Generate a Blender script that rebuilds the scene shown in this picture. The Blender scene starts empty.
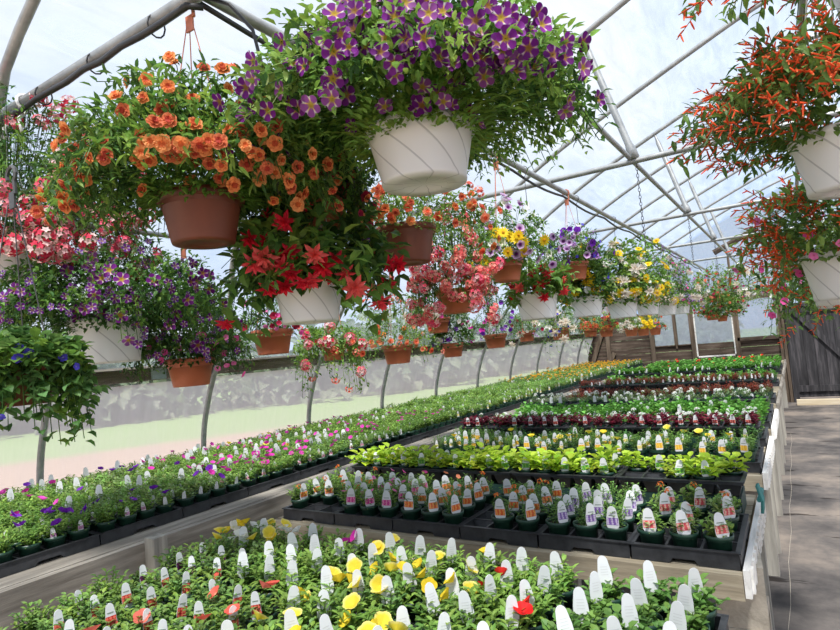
import bpy, math, random
from mathutils import Vector, Matrix
PI = math.pi
rnd = random.Random(7)
SC = bpy.context.scene
COL = SC.collection
def U(a, b): return rnd.uniform(a, b)
V = Vector

# ------------------------------------------------------------------ camera
ROT = ((0.839168, 0.104843, 0.533674), (0.537065, -0.004044, -0.843531), (-0.08628, 0.994481, -0.0597))
FPX, H = 585.5, 1.65
X_ = V(ROT[0]).normalized(); Y_ = V(ROT[1]); Y_ = (Y_ - X_ * X_.dot(Y_)).normalized(); Z_ = X_.cross(Y_)
RW = Matrix((X_, Y_, Z_))
cam = bpy.data.cameras.new('camera'); cam.sensor_width = 36.0; cam.lens = 36.0 * FPX / 840.0; cam.clip_start = 0.05; cam.clip_end = 500
camo = bpy.data.objects.new('camera', cam); COL.objects.link(camo)
camo.matrix_world = Matrix.Translation((0, 0, H)) @ RW.to_4x4()
SC.camera = camo
CAM = V((0, 0, H))
def ray(px, py): return RW @ V((px - 420.0, -(py - 315.0), -FPX))
def on_x(px, py, x): r = ray(px, py); return CAM + r * (x / r.x)
def on_y(px, py, y): r = ray(px, py); return CAM + r * (y / r.y)
def proj(p):
    q = RW.transposed() @ (V(p) - CAM)
    if q.z > -0.05: return None
    return 420 - q.x / q.z * FPX, 315 + q.y / q.z * FPX
def depth(p): return -(RW.transposed() @ (V(p) - CAM)).z
def inview(p, m=30):
    q = proj(p)
    return q is not None and -m < q[0] < 840 + m and -m < q[1] < 630 + m

# ------------------------------------------------------------------ materials
def newmat(name):
    m = bpy.data.materials.new(name); m.use_nodes = True
    nt = m.node_tree; nt.nodes.clear()
    out = nt.nodes.new('ShaderNodeOutputMaterial')
    return m, nt, nt.nodes, nt.links, out
def ramp(N, stops):
    r = N.new('ShaderNodeValToRGB')
    e = r.color_ramp.elements
    while len(e) > 1: e.remove(e[0])
    e[0].position = stops[0][0]; e[0].color = (*stops[0][1], 1)
    for p, c in stops[1:]:
        k = e.new(p); k.color = (*c, 1)
    return r
def principled(N, L, out, rough=.6, metal=0, spec=.5):
    b = N.new('ShaderNodeBsdfPrincipled'); b.inputs['Roughness'].default_value = rough
    b.inputs['Metallic'].default_value = metal; b.inputs['Specular IOR Level'].default_value = spec
    L.new(b.outputs[0], out.inputs[0]); return b
def noise_mat(name, stops, scale=(1, 1, 1), nscale=5, detail=5, rough=.6, metal=0, spec=.5, bump=0, rot=(0, 0, 0)):
    m, nt, N, L, out = newmat(name)
    b = principled(N, L, out, rough, metal, spec)
    tc = N.new('ShaderNodeTexCoord'); mp = N.new('ShaderNodeMapping')
    mp.inputs['Scale'].default_value = scale; mp.inputs['Rotation'].default_value = rot
    no = N.new('ShaderNodeTexNoise'); no.inputs['Scale'].default_value = nscale; no.inputs['Detail'].default_value = detail
    no.inputs['Roughness'].default_value = .62
    L.new(tc.outputs['Object'], mp.inputs[0]); L.new(mp.outputs[0], no.inputs[0])
    r = ramp(N, stops); L.new(no.outputs[0], r.inputs[0]); L.new(r.outputs[0], b.inputs['Base Color'])
    if bump:
        bp = N.new('ShaderNodeBump'); bp.inputs['Strength'].default_value = bump; bp.inputs['Distance'].default_value = .01
        L.new(no.outputs[0], bp.inputs['Height']); L.new(bp.outputs[0], b.inputs['Normal'])
    return m
def wood(name, axis, a, b_, c, sc=9):
    s = [sc, sc, sc]; s[axis] = sc * .09
    return noise_mat(name, [(.25, a), (.5, b_), (.72, c)], tuple(s), 2.2, 8, .8, 0, .2, .5)
M = {}
M['wood_x'] = wood('weathered_board_x', 0, (.15, .125, .09), (.33, .28, .20), (.52, .46, .35))
M['wood_y'] = wood('weathered_board_y', 1, (.12, .105, .09), (.26, .235, .20), (.46, .42, .36))
M['wood_z'] = wood('weathered_post', 2, (.16, .15, .13), (.34, .32, .28), (.5, .47, .4))
M['pale_x'] = wood('fresh_board', 0, (.48, .38, .24), (.62, .52, .36), (.72, .64, .5))
M['dark_x'] = wood('old_dark_boards', 0, (.025, .018, .013), (.075, .053, .04), (.18, .14, .11))
M['dark_z'] = wood('old_dark_posts', 2, (.05, .035, .025), (.12, .09, .065), (.22, .17, .13))
M['door'] = wood('black_brown_door_boards', 2, (.018, .017, .018), (.045, .043, .046), (.11, .10, .105))
M['ledge'] = wood('dark_ledge_board', 1, (.05, .035, .025), (.16, .12, .09), (.42, .36, .3))
M['white_board'] = wood('flaking_white_paint', 1, (.42, .40, .36), (.78, .76, .72), (.86, .85, .82), 14)
M['pipe'] = noise_mat('galvanised_pipe', [(.3, (.26, .27, .27)), (.7, (.42, .43, .42))], (1, 1, 1), 14, 4, .42, .35, .5)
M['hose'] = noise_mat('black_hose', [(.3, (.012, .012, .013)), (.7, (.04, .04, .042))], nscale=9, rough=.45)
M['tray'] = noise_mat('black_tray_plastic', [(.35, (.012, .013, .015)), (.75, (.045, .047, .052))], nscale=18, rough=.5)
M['pot_green'] = noise_mat('dark_green_pot_plastic', [(.3, (.008, .032, .02)), (.7, (.016, .06, .036))], nscale=12, rough=.4)
M['terracotta'] = noise_mat('terracotta_plastic', [(.3, (.40, .105, .045)), (.7, (.52, .155, .075))], nscale=5, rough=.5)
M['brown'] = noise_mat('shade_darkened_terracotta', [(.3, (.13, .035, .02)), (.7, (.20, .055, .03))], nscale=5, rough=.45)  # terracotta of pots hanging in shade, the shade put into the colour
M['hanger_brown'] = noise_mat('terracotta_hanger', [(.3, (.50, .16, .09)), (.7, (.58, .2, .12))], nscale=8, rough=.5)
M['hanger_white'] = noise_mat('white_hanger', [(.3, (.7, .7, .68)), (.7, (.8, .8, .78))], nscale=8, rough=.5)
M['wire'] = noise_mat('dark_wire', [(.3, (.06, .06, .06)), (.7, (.12, .12, .12))], nscale=8, rough=.5, metal=.4)
M['soil'] = noise_mat('potting_soil', [(.35, (.018, .012, .008)), (.7, (.06, .04, .025))], nscale=60, rough=.95, bump=.6)
M['concrete'] = noise_mat('concrete_block', [(.3, (.34, .30, .24)), (.7, (.56, .50, .41))], nscale=22, rough=.95, bump=.5)
M['teal'] = noise_mat('teal_strap', [(.3, (.03, .16, .15)), (.7, (.05, .26, .24))], nscale=20, rough=.6)
M['tag_white'] = noise_mat('white_tag_plastic', [(.3, (.80, .80, .80)), (.7, (.88, .88, .88))], nscale=30, rough=.5)
M['crate'] = noise_mat('dark_green_crate', [(.3, (.004, .022, .018)), (.7, (.012, .05, .04))], nscale=8, rough=.6)
M['plate'] = noise_mat('grey_green_joint_plate', [(.3, (.25, .32, .3)), (.7, (.4, .47, .44))], nscale=8, rough=.5)

def white_pot():
    m, nt, N, L, out = newmat('white_swirl_pot_plastic')
    b = principled(N, L, out, .42)
    tc = N.new('ShaderNodeTexCoord'); sp = N.new('ShaderNodeSeparateXYZ'); L.new(tc.outputs['Object'], sp.inputs[0])
    at = N.new('ShaderNodeMath'); at.operation = 'ARCTAN2'; L.new(sp.outputs[1], at.inputs[0]); L.new(sp.outputs[0], at.inputs[1])
    zz = N.new('ShaderNodeMath'); zz.operation = 'MULTIPLY'; zz.inputs[1].default_value = 7.5; L.new(sp.outputs[2], zz.inputs[0])
    sm = N.new('ShaderNodeMath'); sm.operation = 'ADD'; L.new(at.outputs[0], sm.inputs[0]); L.new(zz.outputs[0], sm.inputs[1])
    mu = N.new('ShaderNodeMath'); mu.operation = 'MULTIPLY'; mu.inputs[1].default_value = 9; L.new(sm.outputs[0], mu.inputs[0])
    si = N.new('ShaderNodeMath'); si.operation = 'SINE'; L.new(mu.outputs[0], si.inputs[0])
    r = ramp(N, [(.0, (.80, .80, .79)), (.965, (.80, .80, .79)), (.99, (.52, .52, .52))])
    L.new(si.outputs[0], r.inputs[0]); L.new(r.outputs[0], b.inputs['Base Color'])
    bp = N.new('ShaderNodeBump'); bp.inputs['Strength'].default_value = .3; bp.inputs['Distance'].default_value = .003
    L.new(r.outputs[0], bp.inputs['Height']); L.new(bp.outputs[0], b.inputs['Normal'])
    return m
M['pot_white'] = white_pot()

def organic(name, trans, rough, spec, rnd_amt):
    m, nt, N, L, out = newmat(name)
    at = N.new('ShaderNodeAttribute'); at.attribute_name = 'col'
    oi = N.new('ShaderNodeObjectInfo')
    mr = N.new('ShaderNodeMapRange'); mr.inputs[3].default_value = 1 - rnd_amt; mr.inputs[4].default_value = 1 + rnd_amt
    L.new(oi.outputs['Random'], mr.inputs[0])
    hs = N.new('ShaderNodeHueSaturation'); L.new(mr.outputs[0], hs.inputs['Value']); L.new(at.outputs['Color'], hs.inputs['Color'])
    b = N.new('ShaderNodeBsdfPrincipled'); b.inputs['Roughness'].default_value = rough; b.inputs['Specular IOR Level'].default_value = spec
    t = N.new('ShaderNodeBsdfTranslucent'); mx = N.new('ShaderNodeMixShader'); mx.inputs[0].default_value = trans
    L.new(hs.outputs[0], b.inputs['Base Color']); L.new(hs.outputs[0], t.inputs[0])
    L.new(b.outputs[0], mx.inputs[1]); L.new(t.outputs[0], mx.inputs[2]); L.new(mx.outputs[0], out.inputs[0])
    return m
M['leaf'] = organic('living_leaf', .38, .5, .35, .18)
M['petal'] = organic('flower_petal', .35, .6, .2, .08)
M['tag'] = organic('printed_tag', .12, .45, .4, .04)

def film(name, mixv, scl, tint=(.93, .95, .98), tcol=(.64, .70, .80)):
    m, nt, N, L, out = newmat(name)
    tc = N.new('ShaderNodeTexCoord'); mp = N.new('ShaderNodeMapping'); mp.inputs['Scale'].default_value = scl
    no = N.new('ShaderNodeTexNoise'); no.inputs['Scale'].default_value = 3; no.inputs['Detail'].default_value = 6; no.inputs['Roughness'].default_value = .7
    no.inputs['Distortion'].default_value = .6
    L.new(tc.outputs['Object'], mp.inputs[0]); L.new(mp.outputs[0], no.inputs[0])
    mr = N.new('ShaderNodeMapRange'); mr.inputs[1].default_value = .35; mr.inputs[2].default_value = .72
    mr.inputs[3].default_value = mixv[0]; mr.inputs[4].default_value = mixv[1]
    L.new(no.outputs[0], mr.inputs[0])
    tr = N.new('ShaderNodeBsdfTransparent'); tr.inputs[0].default_value = (*tint, 1)
    tl = N.new('ShaderNodeBsdfTranslucent'); tl.inputs[0].default_value = (*tcol, 1)
    gl = N.new('ShaderNodeBsdfGlossy'); gl.inputs['Roughness'].default_value = .35; gl.inputs[0].default_value = (.9, .9, .9, 1)
    m1 = N.new('ShaderNodeMixShader'); L.new(mr.outputs[0], m1.inputs[0]); L.new(tr.outputs[0], m1.inputs[1]); L.new(tl.outputs[0], m1.inputs[2])
    m2 = N.new('ShaderNodeMixShader'); m2.inputs[0].default_value = .04; L.new(m1.outputs[0], m2.inputs[1]); L.new(gl.outputs[0], m2.inputs[2])
    L.new(m2.outputs[0], out.inputs[0]); return m
M['film_roof'] = film('greenhouse_roof_film', (.10, .36), (2.5, .5, 2.5))
M['film_side'] = film('greenhouse_side_film', (.50, .60), (1, 2.5, .35), (.93, .90, .92), (.80, .77, .80))
M['pane'] = film('window_film', (.35, .6), (2, 1, 2))

def floor_mat():
    m, nt, N, L, out = newmat('dusty_ground_cloth')
    b = principled(N, L, out, .85, 0, .25)
    tc = N.new('ShaderNodeTexCoord')
    n1 = N.new('ShaderNodeTexNoise'); n1.inputs['Scale'].default_value = 1.3; n1.inputs['Detail'].default_value = 8; n1.inputs['Roughness'].default_value = .65
    L.new(tc.outputs['Object'], n1.inputs[0])
    r1 = ramp(N, [(.36, (.05, .046, .045)), (.5, (.125, .11, .10)), (.64, (.24, .20, .165))]); L.new(n1.outputs[0], r1.inputs[0])
    mp = N.new('ShaderNodeMapping'); mp.inputs['Scale'].default_value = (1.2, 4.5, 1); L.new(tc.outputs['Object'], mp.inputs[0])
    n2 = N.new('ShaderNodeTexNoise'); n2.inputs['Scale'].default_value = 1.6; n2.inputs['Detail'].default_value = 4; L.new(mp.outputs[0], n2.inputs[0])
    r2 = ramp(N, [(.0, (1, 1, 1)), (.635, (1, 1, 1)), (.66, (.25, .22, .2))]); L.new(n2.outputs[0], r2.inputs[0])
    mx = N.new('ShaderNodeMix'); mx.data_type = 'RGBA'; mx.blend_type = 'MULTIPLY'; mx.inputs[0].default_value = 1
    L.new(r1.outputs[0], mx.inputs[6]); L.new(r2.outputs[0], mx.inputs[7]); L.new(mx.outputs[2], b.inputs['Base Color'])
    bp = N.new('ShaderNodeBump'); bp.inputs['Strength'].default_value = .4; bp.inputs['Distance'].default_value = .02
    L.new(n1.outputs[0], bp.inputs['Height']); L.new(bp.outputs[0], b.inputs['Normal'])
    return m
M['floor'] = floor_mat()
M['tan'] = noise_mat('dry_straw_soil', [(.3, (.46, .38, .26)), (.7, (.68, .58, .43))], nscale=7, rough=.95, bump=.4)
def field_mat():
    m, nt, N, L, out = newmat('field_ground')
    b = principled(N, L, out, .95, 0, .1)
    tc = N.new('ShaderNodeTexCoord'); sp = N.new('ShaderNodeSeparateXYZ'); L.new(tc.outputs['Object'], sp.inputs[0])
    no = N.new('ShaderNodeTexNoise'); no.inputs['Scale'].default_value = .25; no.inputs['Detail'].default_value = 6; L.new(tc.outputs['Object'], no.inputs[0])
    ml = N.new('ShaderNodeMath'); ml.operation = 'MULTIPLY_ADD'; ml.inputs[1].default_value = 4; L.new(no.outputs[0], ml.inputs[0]); yy_ = N.new('ShaderNodeMath'); yy_.operation = 'MULTIPLY_ADD'; yy_.inputs[1].default_value = -.69; L.new(sp.outputs[1], yy_.inputs[0]); L.new(sp.outputs[0], yy_.inputs[2]); L.new(yy_.outputs[0], ml.inputs[2])
    dv = N.new('ShaderNodeMapRange'); dv.inputs[1].default_value = -60; dv.inputs[2].default_value = 0; L.new(ml.outputs[0], dv.inputs[0])
    r = ramp(N, [(0, (.20, .30, .12)), (.60, (.28, .42, .16)), (.70, (.30, .42, .19)), (.725, (.48, .37, .29)), (1, (.54, .41, .32))])
    L.new(dv.outputs[0], r.inputs[0])
    wv = N.new('ShaderNodeTexWave'); wv.inputs['Scale'].default_value = .9; wv.inputs['Distortion'].default_value = 1.5; L.new(tc.outputs['Object'], wv.inputs[0])
    rr = ramp(N, [(0, (.78, .78, .78)), (1, (1, 1, 1))]); L.new(wv.outputs[0], rr.inputs[0])
    mx = N.new('ShaderNodeMix'); mx.data_type = 'RGBA'; mx.blend_type = 'MULTIPLY'; mx.inputs[0].default_value = 1
    L.new(r.outputs[0], mx.inputs[6]); L.new(rr.outputs[0], mx.inputs[7]); L.new(mx.outputs[2], b.inputs['Base Color'])
    return m
M['field'] = field_mat()

# ------------------------------------------------------------------ mesh builder
class MB:
    def __init__(s): s.v = []; s.f = []; s.mi = []; s.c = []; s.mats = []
    def m(s, mat):
        if mat not in s.mats: s.mats.append(mat)
        return s.mats.index(mat)
    def add(s, vs, fs, mat, col=(1, 1, 1)):
        o = len(s.v); k = s.m(mat)
        s.v.extend([tuple(x) for x in vs])
        if col and isinstance(col[0], (tuple, list)): s.c.extend(col)
        else: s.c.extend([col] * len(vs))
        for f in fs: s.f.append(tuple(i + o for i in f)); s.mi.append(k)
    def box(s, x0, y0, z0, x1, y1, z1, mat, col=(1, 1, 1)):
        vs = [(x0, y0, z0), (x1, y0, z0), (x1, y1, z0), (x0, y1, z0), (x0, y0, z1), (x1, y0, z1), (x1, y1, z1), (x0, y1, z1)]
        s.add(vs, [(0, 3, 2, 1), (4, 5, 6, 7), (0, 1, 5, 4), (1, 2, 6, 5), (2, 3, 7, 6), (3, 0, 4, 7)], mat, col)
    def tube(s, pts, r, mat, n=8, col=(1, 1, 1), cap=True):
        pts = [V(p) for p in pts]
        rs = r if isinstance(r, (list, tuple)) else [r] * len(pts)
        vs = []; fs = []
        t0 = (pts[1] - pts[0]).normalized()
        a = t0.orthogonal().normalized()
        for i, p in enumerate(pts):
            t = (pts[min(i + 1, len(pts) - 1)] - pts[max(i - 1, 0)]).normalized()
            a = (a - t * a.dot(t)).normalized(); b = t.cross(a)
            for k in range(n):
                th = 2 * PI * k / n
                vs.append(p + (a * math.cos(th) + b * math.sin(th)) * rs[i])
        for i in range(len(pts) - 1):
            for k in range(n):
                fs.append((i * n + k, i * n + (k + 1) % n, (i + 1) * n + (k + 1) % n, (i + 1) * n + k))
        if cap and n > 3:
            fs.append(tuple(range(n))[::-1]); fs.append(tuple((len(pts) - 1) * n + k for k in range(n)))
        s.add(vs, fs, mat, col)
    def lathe(s, prof, mat, n=32, col=(1, 1, 1), close=False):
        vs = []; fs = []
        for r, z in prof:
            for k in range(n):
                th = 2 * PI * k / n; vs.append((r * math.cos(th), r * math.sin(th), z))
        for i in range(len(prof) - 1):
            for k in range(n):
                fs.append((i * n + k, i * n + (k + 1) % n, (i + 1) * n + (k + 1) % n, (i + 1) * n + k))
        if close: fs.append(tuple(k for k in range(n))[::-1])
        s.add(vs, fs, mat, col)
    def leaf(s, base, d, up, L, W, col, fold=.22, droop=.2, mat=None):
        d = d.normalized(); sd = d.cross(up)
        if sd.length < 1e-4: sd = d.orthogonal()
        sd.normalize(); n = sd.cross(d)
        mid = base + d * (L * .5); w1 = W * .46; w2 = W * .40; up1 = n * (W * fold)
        vs = [base, base + d * (L * .3) + sd * w1 + up1, base + d * (L * .66) + sd * w2 + up1 - n * (L * droop * .4), mid,
              base + d * (L * .66) - sd * w2 + up1 - n * (L * droop * .4), base + d * (L * .3) - sd * w1 + up1, base + d * L - n * (L * droop)]
        s.add(vs, [(0, 1, 3), (1, 2, 3), (2, 6, 3), (6, 4, 3), (4, 5, 3), (5, 0, 3)], mat or M['leaf'], col)
    def mesh(s, name, smooth=False):
        me = bpy.data.meshes.new(name); me.from_pydata(s.v, [], s.f)
        for m in s.mats: me.materials.append(m)
        me.polygons.foreach_set('material_index', s.mi)
        at = me.color_attributes.new('col', 'FLOAT_COLOR', 'POINT')
        flat = []
        for c in s.c: flat.extend((c[0], c[1], c[2], 1.0))
        at.data.foreach_set('color', flat)
        if smooth: me.polygons.foreach_set('use_smooth', [True] * len(me.polygons))
        me.update(); return me
def obj(name, me, parent=None, loc=(0, 0, 0), smooth=False):
    if isinstance(me, MB): me = me.mesh(name, smooth)
    o = bpy.data.objects.new(name, me); COL.objects.link(o); o.location = loc
    if parent: o.parent = parent
    return o
def tag(o, label=None, cat=None, group=None, kind=None):
    if label: o['label'] = label
    if cat: o['category'] = cat
    if group: o['group'] = group
    if kind: o['kind'] = kind
    return o
def empty(name, loc, rz=0):
    o = bpy.data.objects.new(name, None); COL.objects.link(o); o.location = loc; o.rotation_euler = (0, 0, rz)
    o.empty_display_size = .05; return o
def struct(name, mb, parent=None, smooth=False):
    o = obj(name, mb, parent, smooth=smooth)
    if parent is None: o['kind'] = 'structure'
    return o
def vary(c, a=.15):
    k = 1 + U(-a, a); j = U(-a, a) * .5
    return (max(0, c[0] * (k + j)), max(0, c[1] * k), max(0, c[2] * (k - j)))
ORD = ['first', 'second', 'third', 'fourth', 'fifth', 'sixth', 'seventh', 'eighth', 'ninth', 'tenth', 'eleventh', 'twelfth']
def nth(i):
    if i < 12: return ORD[i]
    n = i + 1; return '%d%s' % (n, 'th' if 10 < n % 100 < 20 else {1: 'st', 2: 'nd', 3: 'rd'}.get(n % 10, 'th'))

# ------------------------------------------------------------------ greenhouse shell
YF, YB = 13.7, -3.2
XR = .45
PROF = [(-4.15, 0), (-4.14, .6), (-4.10, 1.1), (-4.03, 1.35), (-3.93, 1.58), (-3.76, 1.83), (-3.3, 2.35), (-2.75, 2.82), (-2.3, 3.14), (-1.72, 3.46), (-1.2, 3.7), (-.46, 4.02), (0, 4.2), (.45, 4.3)]
FULL = PROF + [(2 * XR - x, z) for x, z in PROF[-2::-1]]
def film_strip(pts, y0, y1, mat, off, ny=1):
    mb = MB(); vs = []; fs = []
    n = len(pts)
    c = V((XR, 1.5))
    for j in range(ny + 1):
        y = y0 + (y1 - y0) * j / ny
        for x, z in pts:
            d = (V((x, z)) - c).normalized(); vs.append((x + d.x * off, y, z + max(0, d.y) * off if z > .01 else z))
    for j in range(ny):
        for i in range(n - 1):
            fs.append((j * n + i, j * n + i + 1, (j + 1) * n + i + 1, (j + 1) * n + i))
    mb.add(vs, fs, mat); return mb
struct('wall_left', film_strip(PROF[:5], YB, YF, M['film_side'], .03), smooth=True)
struct('ceiling', film_strip(FULL[4:-4], YB, YF, M['film_roof'], .03), smooth=True)
struct('wall_right', film_strip(FULL[-5:], YB, YF, M['film_side'], .03), smooth=True)
# floor
mb = MB(); mb.add([(-2.45, YB, 0), (XR + 4.6, YB, 0), (XR + 4.6, YF, 0), (-2.45, YF, 0)], [(0, 1, 2, 3)], M['floor']); struct('floor', mb)
mb = MB(); mb.add([(-4.15, YB, 0), (-2.45, YB, 0), (-2.45, YF, 0), (-4.15, YF, 0)], [(0, 1, 2, 3)], M['tan']); struct('floor_soil_strip', mb)
mb = MB(); mb.add([(-160, -120, -.06), (120, -120, -.06), (120, 160, -.06), (-160, 160, -.06)], [(0, 1, 2, 3)], M['field']); g = struct('ground_field', mb)
mb = MB(); mb.box(-4.17, YB, 0, -4.12, YF, .22, M['wood_y']); struct('baseboard_left', mb)
# ledge plank along the left wall
mb = MB()
y = YB
while y < YF - .1:
    y2 = min(YF - .02, y + 2.9); mb.box(-3.99, y + .004, 1.6, -3.955, y2, 1.69, M['ledge']); y = y2
mb.box(-3.99, YB, 1.69, -3.87, YF - .03, 1.705, M['wood_y'])
led = struct('trim_1', mb)
mb = MB()
for yy in (2.6, 5.5, 8.4, 11.3): mb.box(-3.955, yy - .06, 1.605, -3.948, yy + .06, 1.685, M['plate'])
obj('joint_plate', mb, led)

# hoops: the feet stand at even spacing, the crowns of the first ones lean towards the door end of the photographer
FEET = [.62, 1.84, 3.06, 4.28, 5.5, 6.72, 7.94, 9.16, 10.38, 11.6, 12.82]
CROWN = [-.2, 1.1, 2.52, 4.12, 5.5, 6.72, 7.94, 9.16, 10.38, 11.6, 12.82]
def smooth_prof(P, k=3):
    out = []
    for i in range(len(P) - 1):
        p0 = V(P[max(i - 1, 0)]); p1 = V(P[i]); p2 = V(P[i + 1]); p3 = V(P[min(i + 2, len(P) - 1)])
        for j in range(k):
            t = j / k
            out.append(.5 * ((2 * p1) + (p2 - p0) * t + (2 * p0 - 5 * p1 + 4 * p2 - p3) * t * t + (3 * p1 - p0 - 3 * p2 + p3) * t ** 3))
    out.append(V(P[-1])); return out
SP = smooth_prof(FULL)
for i, (yf, yc) in enumerate(zip(FEET, CROWN)):
    pts = []
    for p in SP:
        t = min(1, max(0, (p.y - 1.7) / 1.3)); t = t * t * (3 - 2 * t)
        pts.append((p.x, yf + (yc - yf) * t, p.y))
    mb = MB(); mb.tube(pts, .0215, M['pipe'], 10)
    o = obj('roof_hoop', mb, smooth=True)
    tag(o, 'grey galvanised roof hoop arching from left wall to ridge, %s from the near end' % nth(i), 'roof hoop', 'galvanised roof hoops')
# pipes along the house
def pipe_y(x, z, y0, y1, r, label, mat='pipe', name='purlin_pipe', cat='pipe'):
    mb = MB(); n = 12
    mb.tube([(x, y0 + (y1 - y0) * i / n, z) for i in range(n + 1)], r, M[mat], 10)
    return tag(obj(name, mb, smooth=True), label, cat, None)
PX, PZ = -1.42, 2.8
pipe_y(PX, PZ, .9, YF - .05, .02, 'long galvanised pipe overhead carrying the main row of hanging baskets')
pipe_y(-.83, 2.845, -1, YF - .05, .017, 'thinner galvanised pipe running lengthwise where the roof struts meet the ties')
pipe_y(.16, 2.86, -1, YF - .05, .017, 'galvanised pipe over the aisle carrying the firecracker plant baskets')
LX, LZ = -2.36, 2.27
pipe_y(LX, LZ, .3, YF - .05, .011, 'thin lower pipe beside the left wall carrying the small terracotta baskets')
# cross ties and truss struts
def tie(y, x0, x1, z, r, label):
    mb = MB(); mb.tube([(x0 + (x1 - x0) * i / 8, y, z) for i in range(9)], r, M['pipe'], 10)
    return tag(obj('cross_tie', mb, smooth=True), label, 'cross tie', 'cross ties under the roof')
tie(1.13, -2.74, 3.6, 2.78, .023, 'thick grey cross tie pipe in the upper left above the orange flowers')
for i, y in enumerate((4.2, 6.66, 9.1, 11.54)):
    tie(y, -2.68, 3.58, 2.82, .02, 'pale cross tie pipe spanning below the roof, %s one beyond the purple flowered basket' % nth(i))
    for sx, (xa, za) in ((-1, (-1.05, 3.76)),):
        mb = MB(); a = V((xa, y - (.08 if i == 0 else -.06), za - .0)); b = V((-.80, y, 2.84)); d = b - a
        mb.tube([a, a + d * .06, a + d * .12, a + d * .88, a + d * .94, b], [.012, .014, .024, .024, .034, .034], M['pipe'], 10)
        tag(obj('roof_strut', mb, smooth=True), 'white-grey strut from roof hoop down to the %s cross tie' % nth(i), 'strut', 'roof truss struts')
# chains dangling from the cross ties
def chain(x, y, z0, z1, label):
    mb = MB(); z = z0; k = 0
    while z > z1:
        c = V((x, y, z)); ax = V((1, 0, 0)) if k % 2 else V((0, 1, 0))
        pts = [c + ax * (.008 * math.cos(t)) + V((0, 0, .016 * math.sin(t))) for t in [2 * PI * j / 7 for j in range(8)]]
        mb.tube(pts, .0022, M['wire'], 4, cap=False); z -= .025; k += 1
    tag(obj('chain', mb), label, 'chain', 'thin chains hanging from the ties')
chain(-.80, 4.24, 2.8, 2.25, 'thin dark chain hanging from nearest cross tie where strut meets it')
chain(-.80, 6.62, 2.8, 2.3, 'thin dark chain hanging from the middle cross tie')
chain(-.80, 9.06, 2.8, 2.3, 'thin dark chain hanging from the farthest visible cross tie')
# black watering hose strapped to the pipes
mb = MB()
pts = [(-2.7, 1.10, 2.745)] + [(-2.6 + .117 * i, 1.105, 2.742 - .012 * math.sin(i * 1.3) ** 2) for i in range(11)] + [(-1.40, 1.14, 2.74)]
mb.tube(pts, .011, M['hose'], 8)
h1 = tag(obj('watering_hose', mb, smooth=True), 'black watering hose strapped under the thick pipe at the upper left', 'hose')
for xx in (-2.35, -1.98, -1.62):
    mb = MB(); mb.tube([V((xx, 1.13, 2.76)) + V((.004 * math.sin(t), .031 * math.cos(t), .036 * math.sin(t))) for t in [2 * PI * j / 12 for j in range(13)]], .003, M['hose'], 5); obj('cable_tie', mb, h1)
mb = MB()
pts = [(PX - .012, 1.14 + .2 * i, 2.772 - .03 * abs(math.sin(i * .55))) for i in range(60)]
mb.tube(pts, .009, M['hose'], 7)
tag(obj('drip_hose', mb, smooth=True), 'black hose sagging under the long pipe of hanging baskets', 'hose')
mb = MB(); mb.tube([V((-2.50, 1.13, 2.775)) + V((.006 * math.sin(t * 2), .03 * math.cos(t), .034 * math.sin(t))) for t in [2 * PI * j / 12 for j in range(13)]] + [V((-2.49, 1.10, 2.70)), V((-2.47, 1.10, 2.64))], .007, M['hanger_white'], 6)
tag(obj('cloth_strap', mb, smooth=True), 'white cloth strap looped round the thick pipe at far left', 'strap')
mb = MB(); a = V((-1.39, 1.15, 2.77))
mb.tube([a, a + V((.06, .03, -.03)), a + V((.12, .06, -.12)), a + V((.14, .08, -.28)), a + V((.15, .09, -.5)), a + V((.14, .1, -.62))], .006, M['hose'], 6)
tag(obj('drip_tube', mb, smooth=True), 'thin black tube curving down from the pipe joint towards the purple basket', 'hose')

mb = MB(); mb.tube([V((-.19 + .008 * math.sin(k * 1.7), 1.2 + k * .35, .003)) for k in range(26)], .0013, M['concrete'], 4)
tag(obj('twine', mb), 'thin white twine lying lengthwise on the ground cloth beside the benches', 'twine')
# ------------------------------------------------------------------ far wall
def far_box(mb, x0, z0, x1, z1, y0, y1, mat): mb.box(x0, y0, z0, x1, y1, z1, mat)
mb = MB()
z = 0
while z < 1.27:
    far_box(mb, -4.12, z + .004, -.22, min(1.27, z + .19), YF, YF + .03, M['dark_x']); z += .19
z = 1.27
while z < 1.84:
    far_box(mb, -4.0, z + .004, -2.68, z + .186, YF, YF + .03, M['dark_x']); z += .19
far_box(mb, -4.0, 2.12, -.2, 2.3, YF - .02, YF + .03, M['dark_x'])
struct('wall_far', mb)
mb = MB()
for x in (-3.62, -2.66, -1.83, -1.0, -.22): far_box(mb, x - .045, 0, x + .045, 2.16, YF - .05, YF, M['dark_z'])
far_box(mb, -2.19, 1.2, -2.15, 2.12, YF - .03, YF, M['dark_z'])
struct('trim_2', mb)
mb = MB()
for a, b in (((-4.05, .9), (-3.66, 1.85)), ((-3.9, .5), (-3.5, 1.2))):
    d = V((b[0] - a[0], 0, b[1] - a[1])); n = V((d.z, 0, -d.x)).normalized() * .045
    A = V((a[0], YF - .06, a[1])); B = V((b[0], YF - .06, b[1]))
    vs = [A - n, A + n, B + n, B - n]; vs += [v + V((0, .04, 0)) for v in vs]
    mb.add(vs, [(0, 1, 2, 3), (7, 6, 5, 4), (0, 4, 5, 1), (1, 5, 6, 2), (2, 6, 7, 3), (3, 7, 4, 0)], M['dark_z'])
struct('trim_3', mb)
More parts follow.
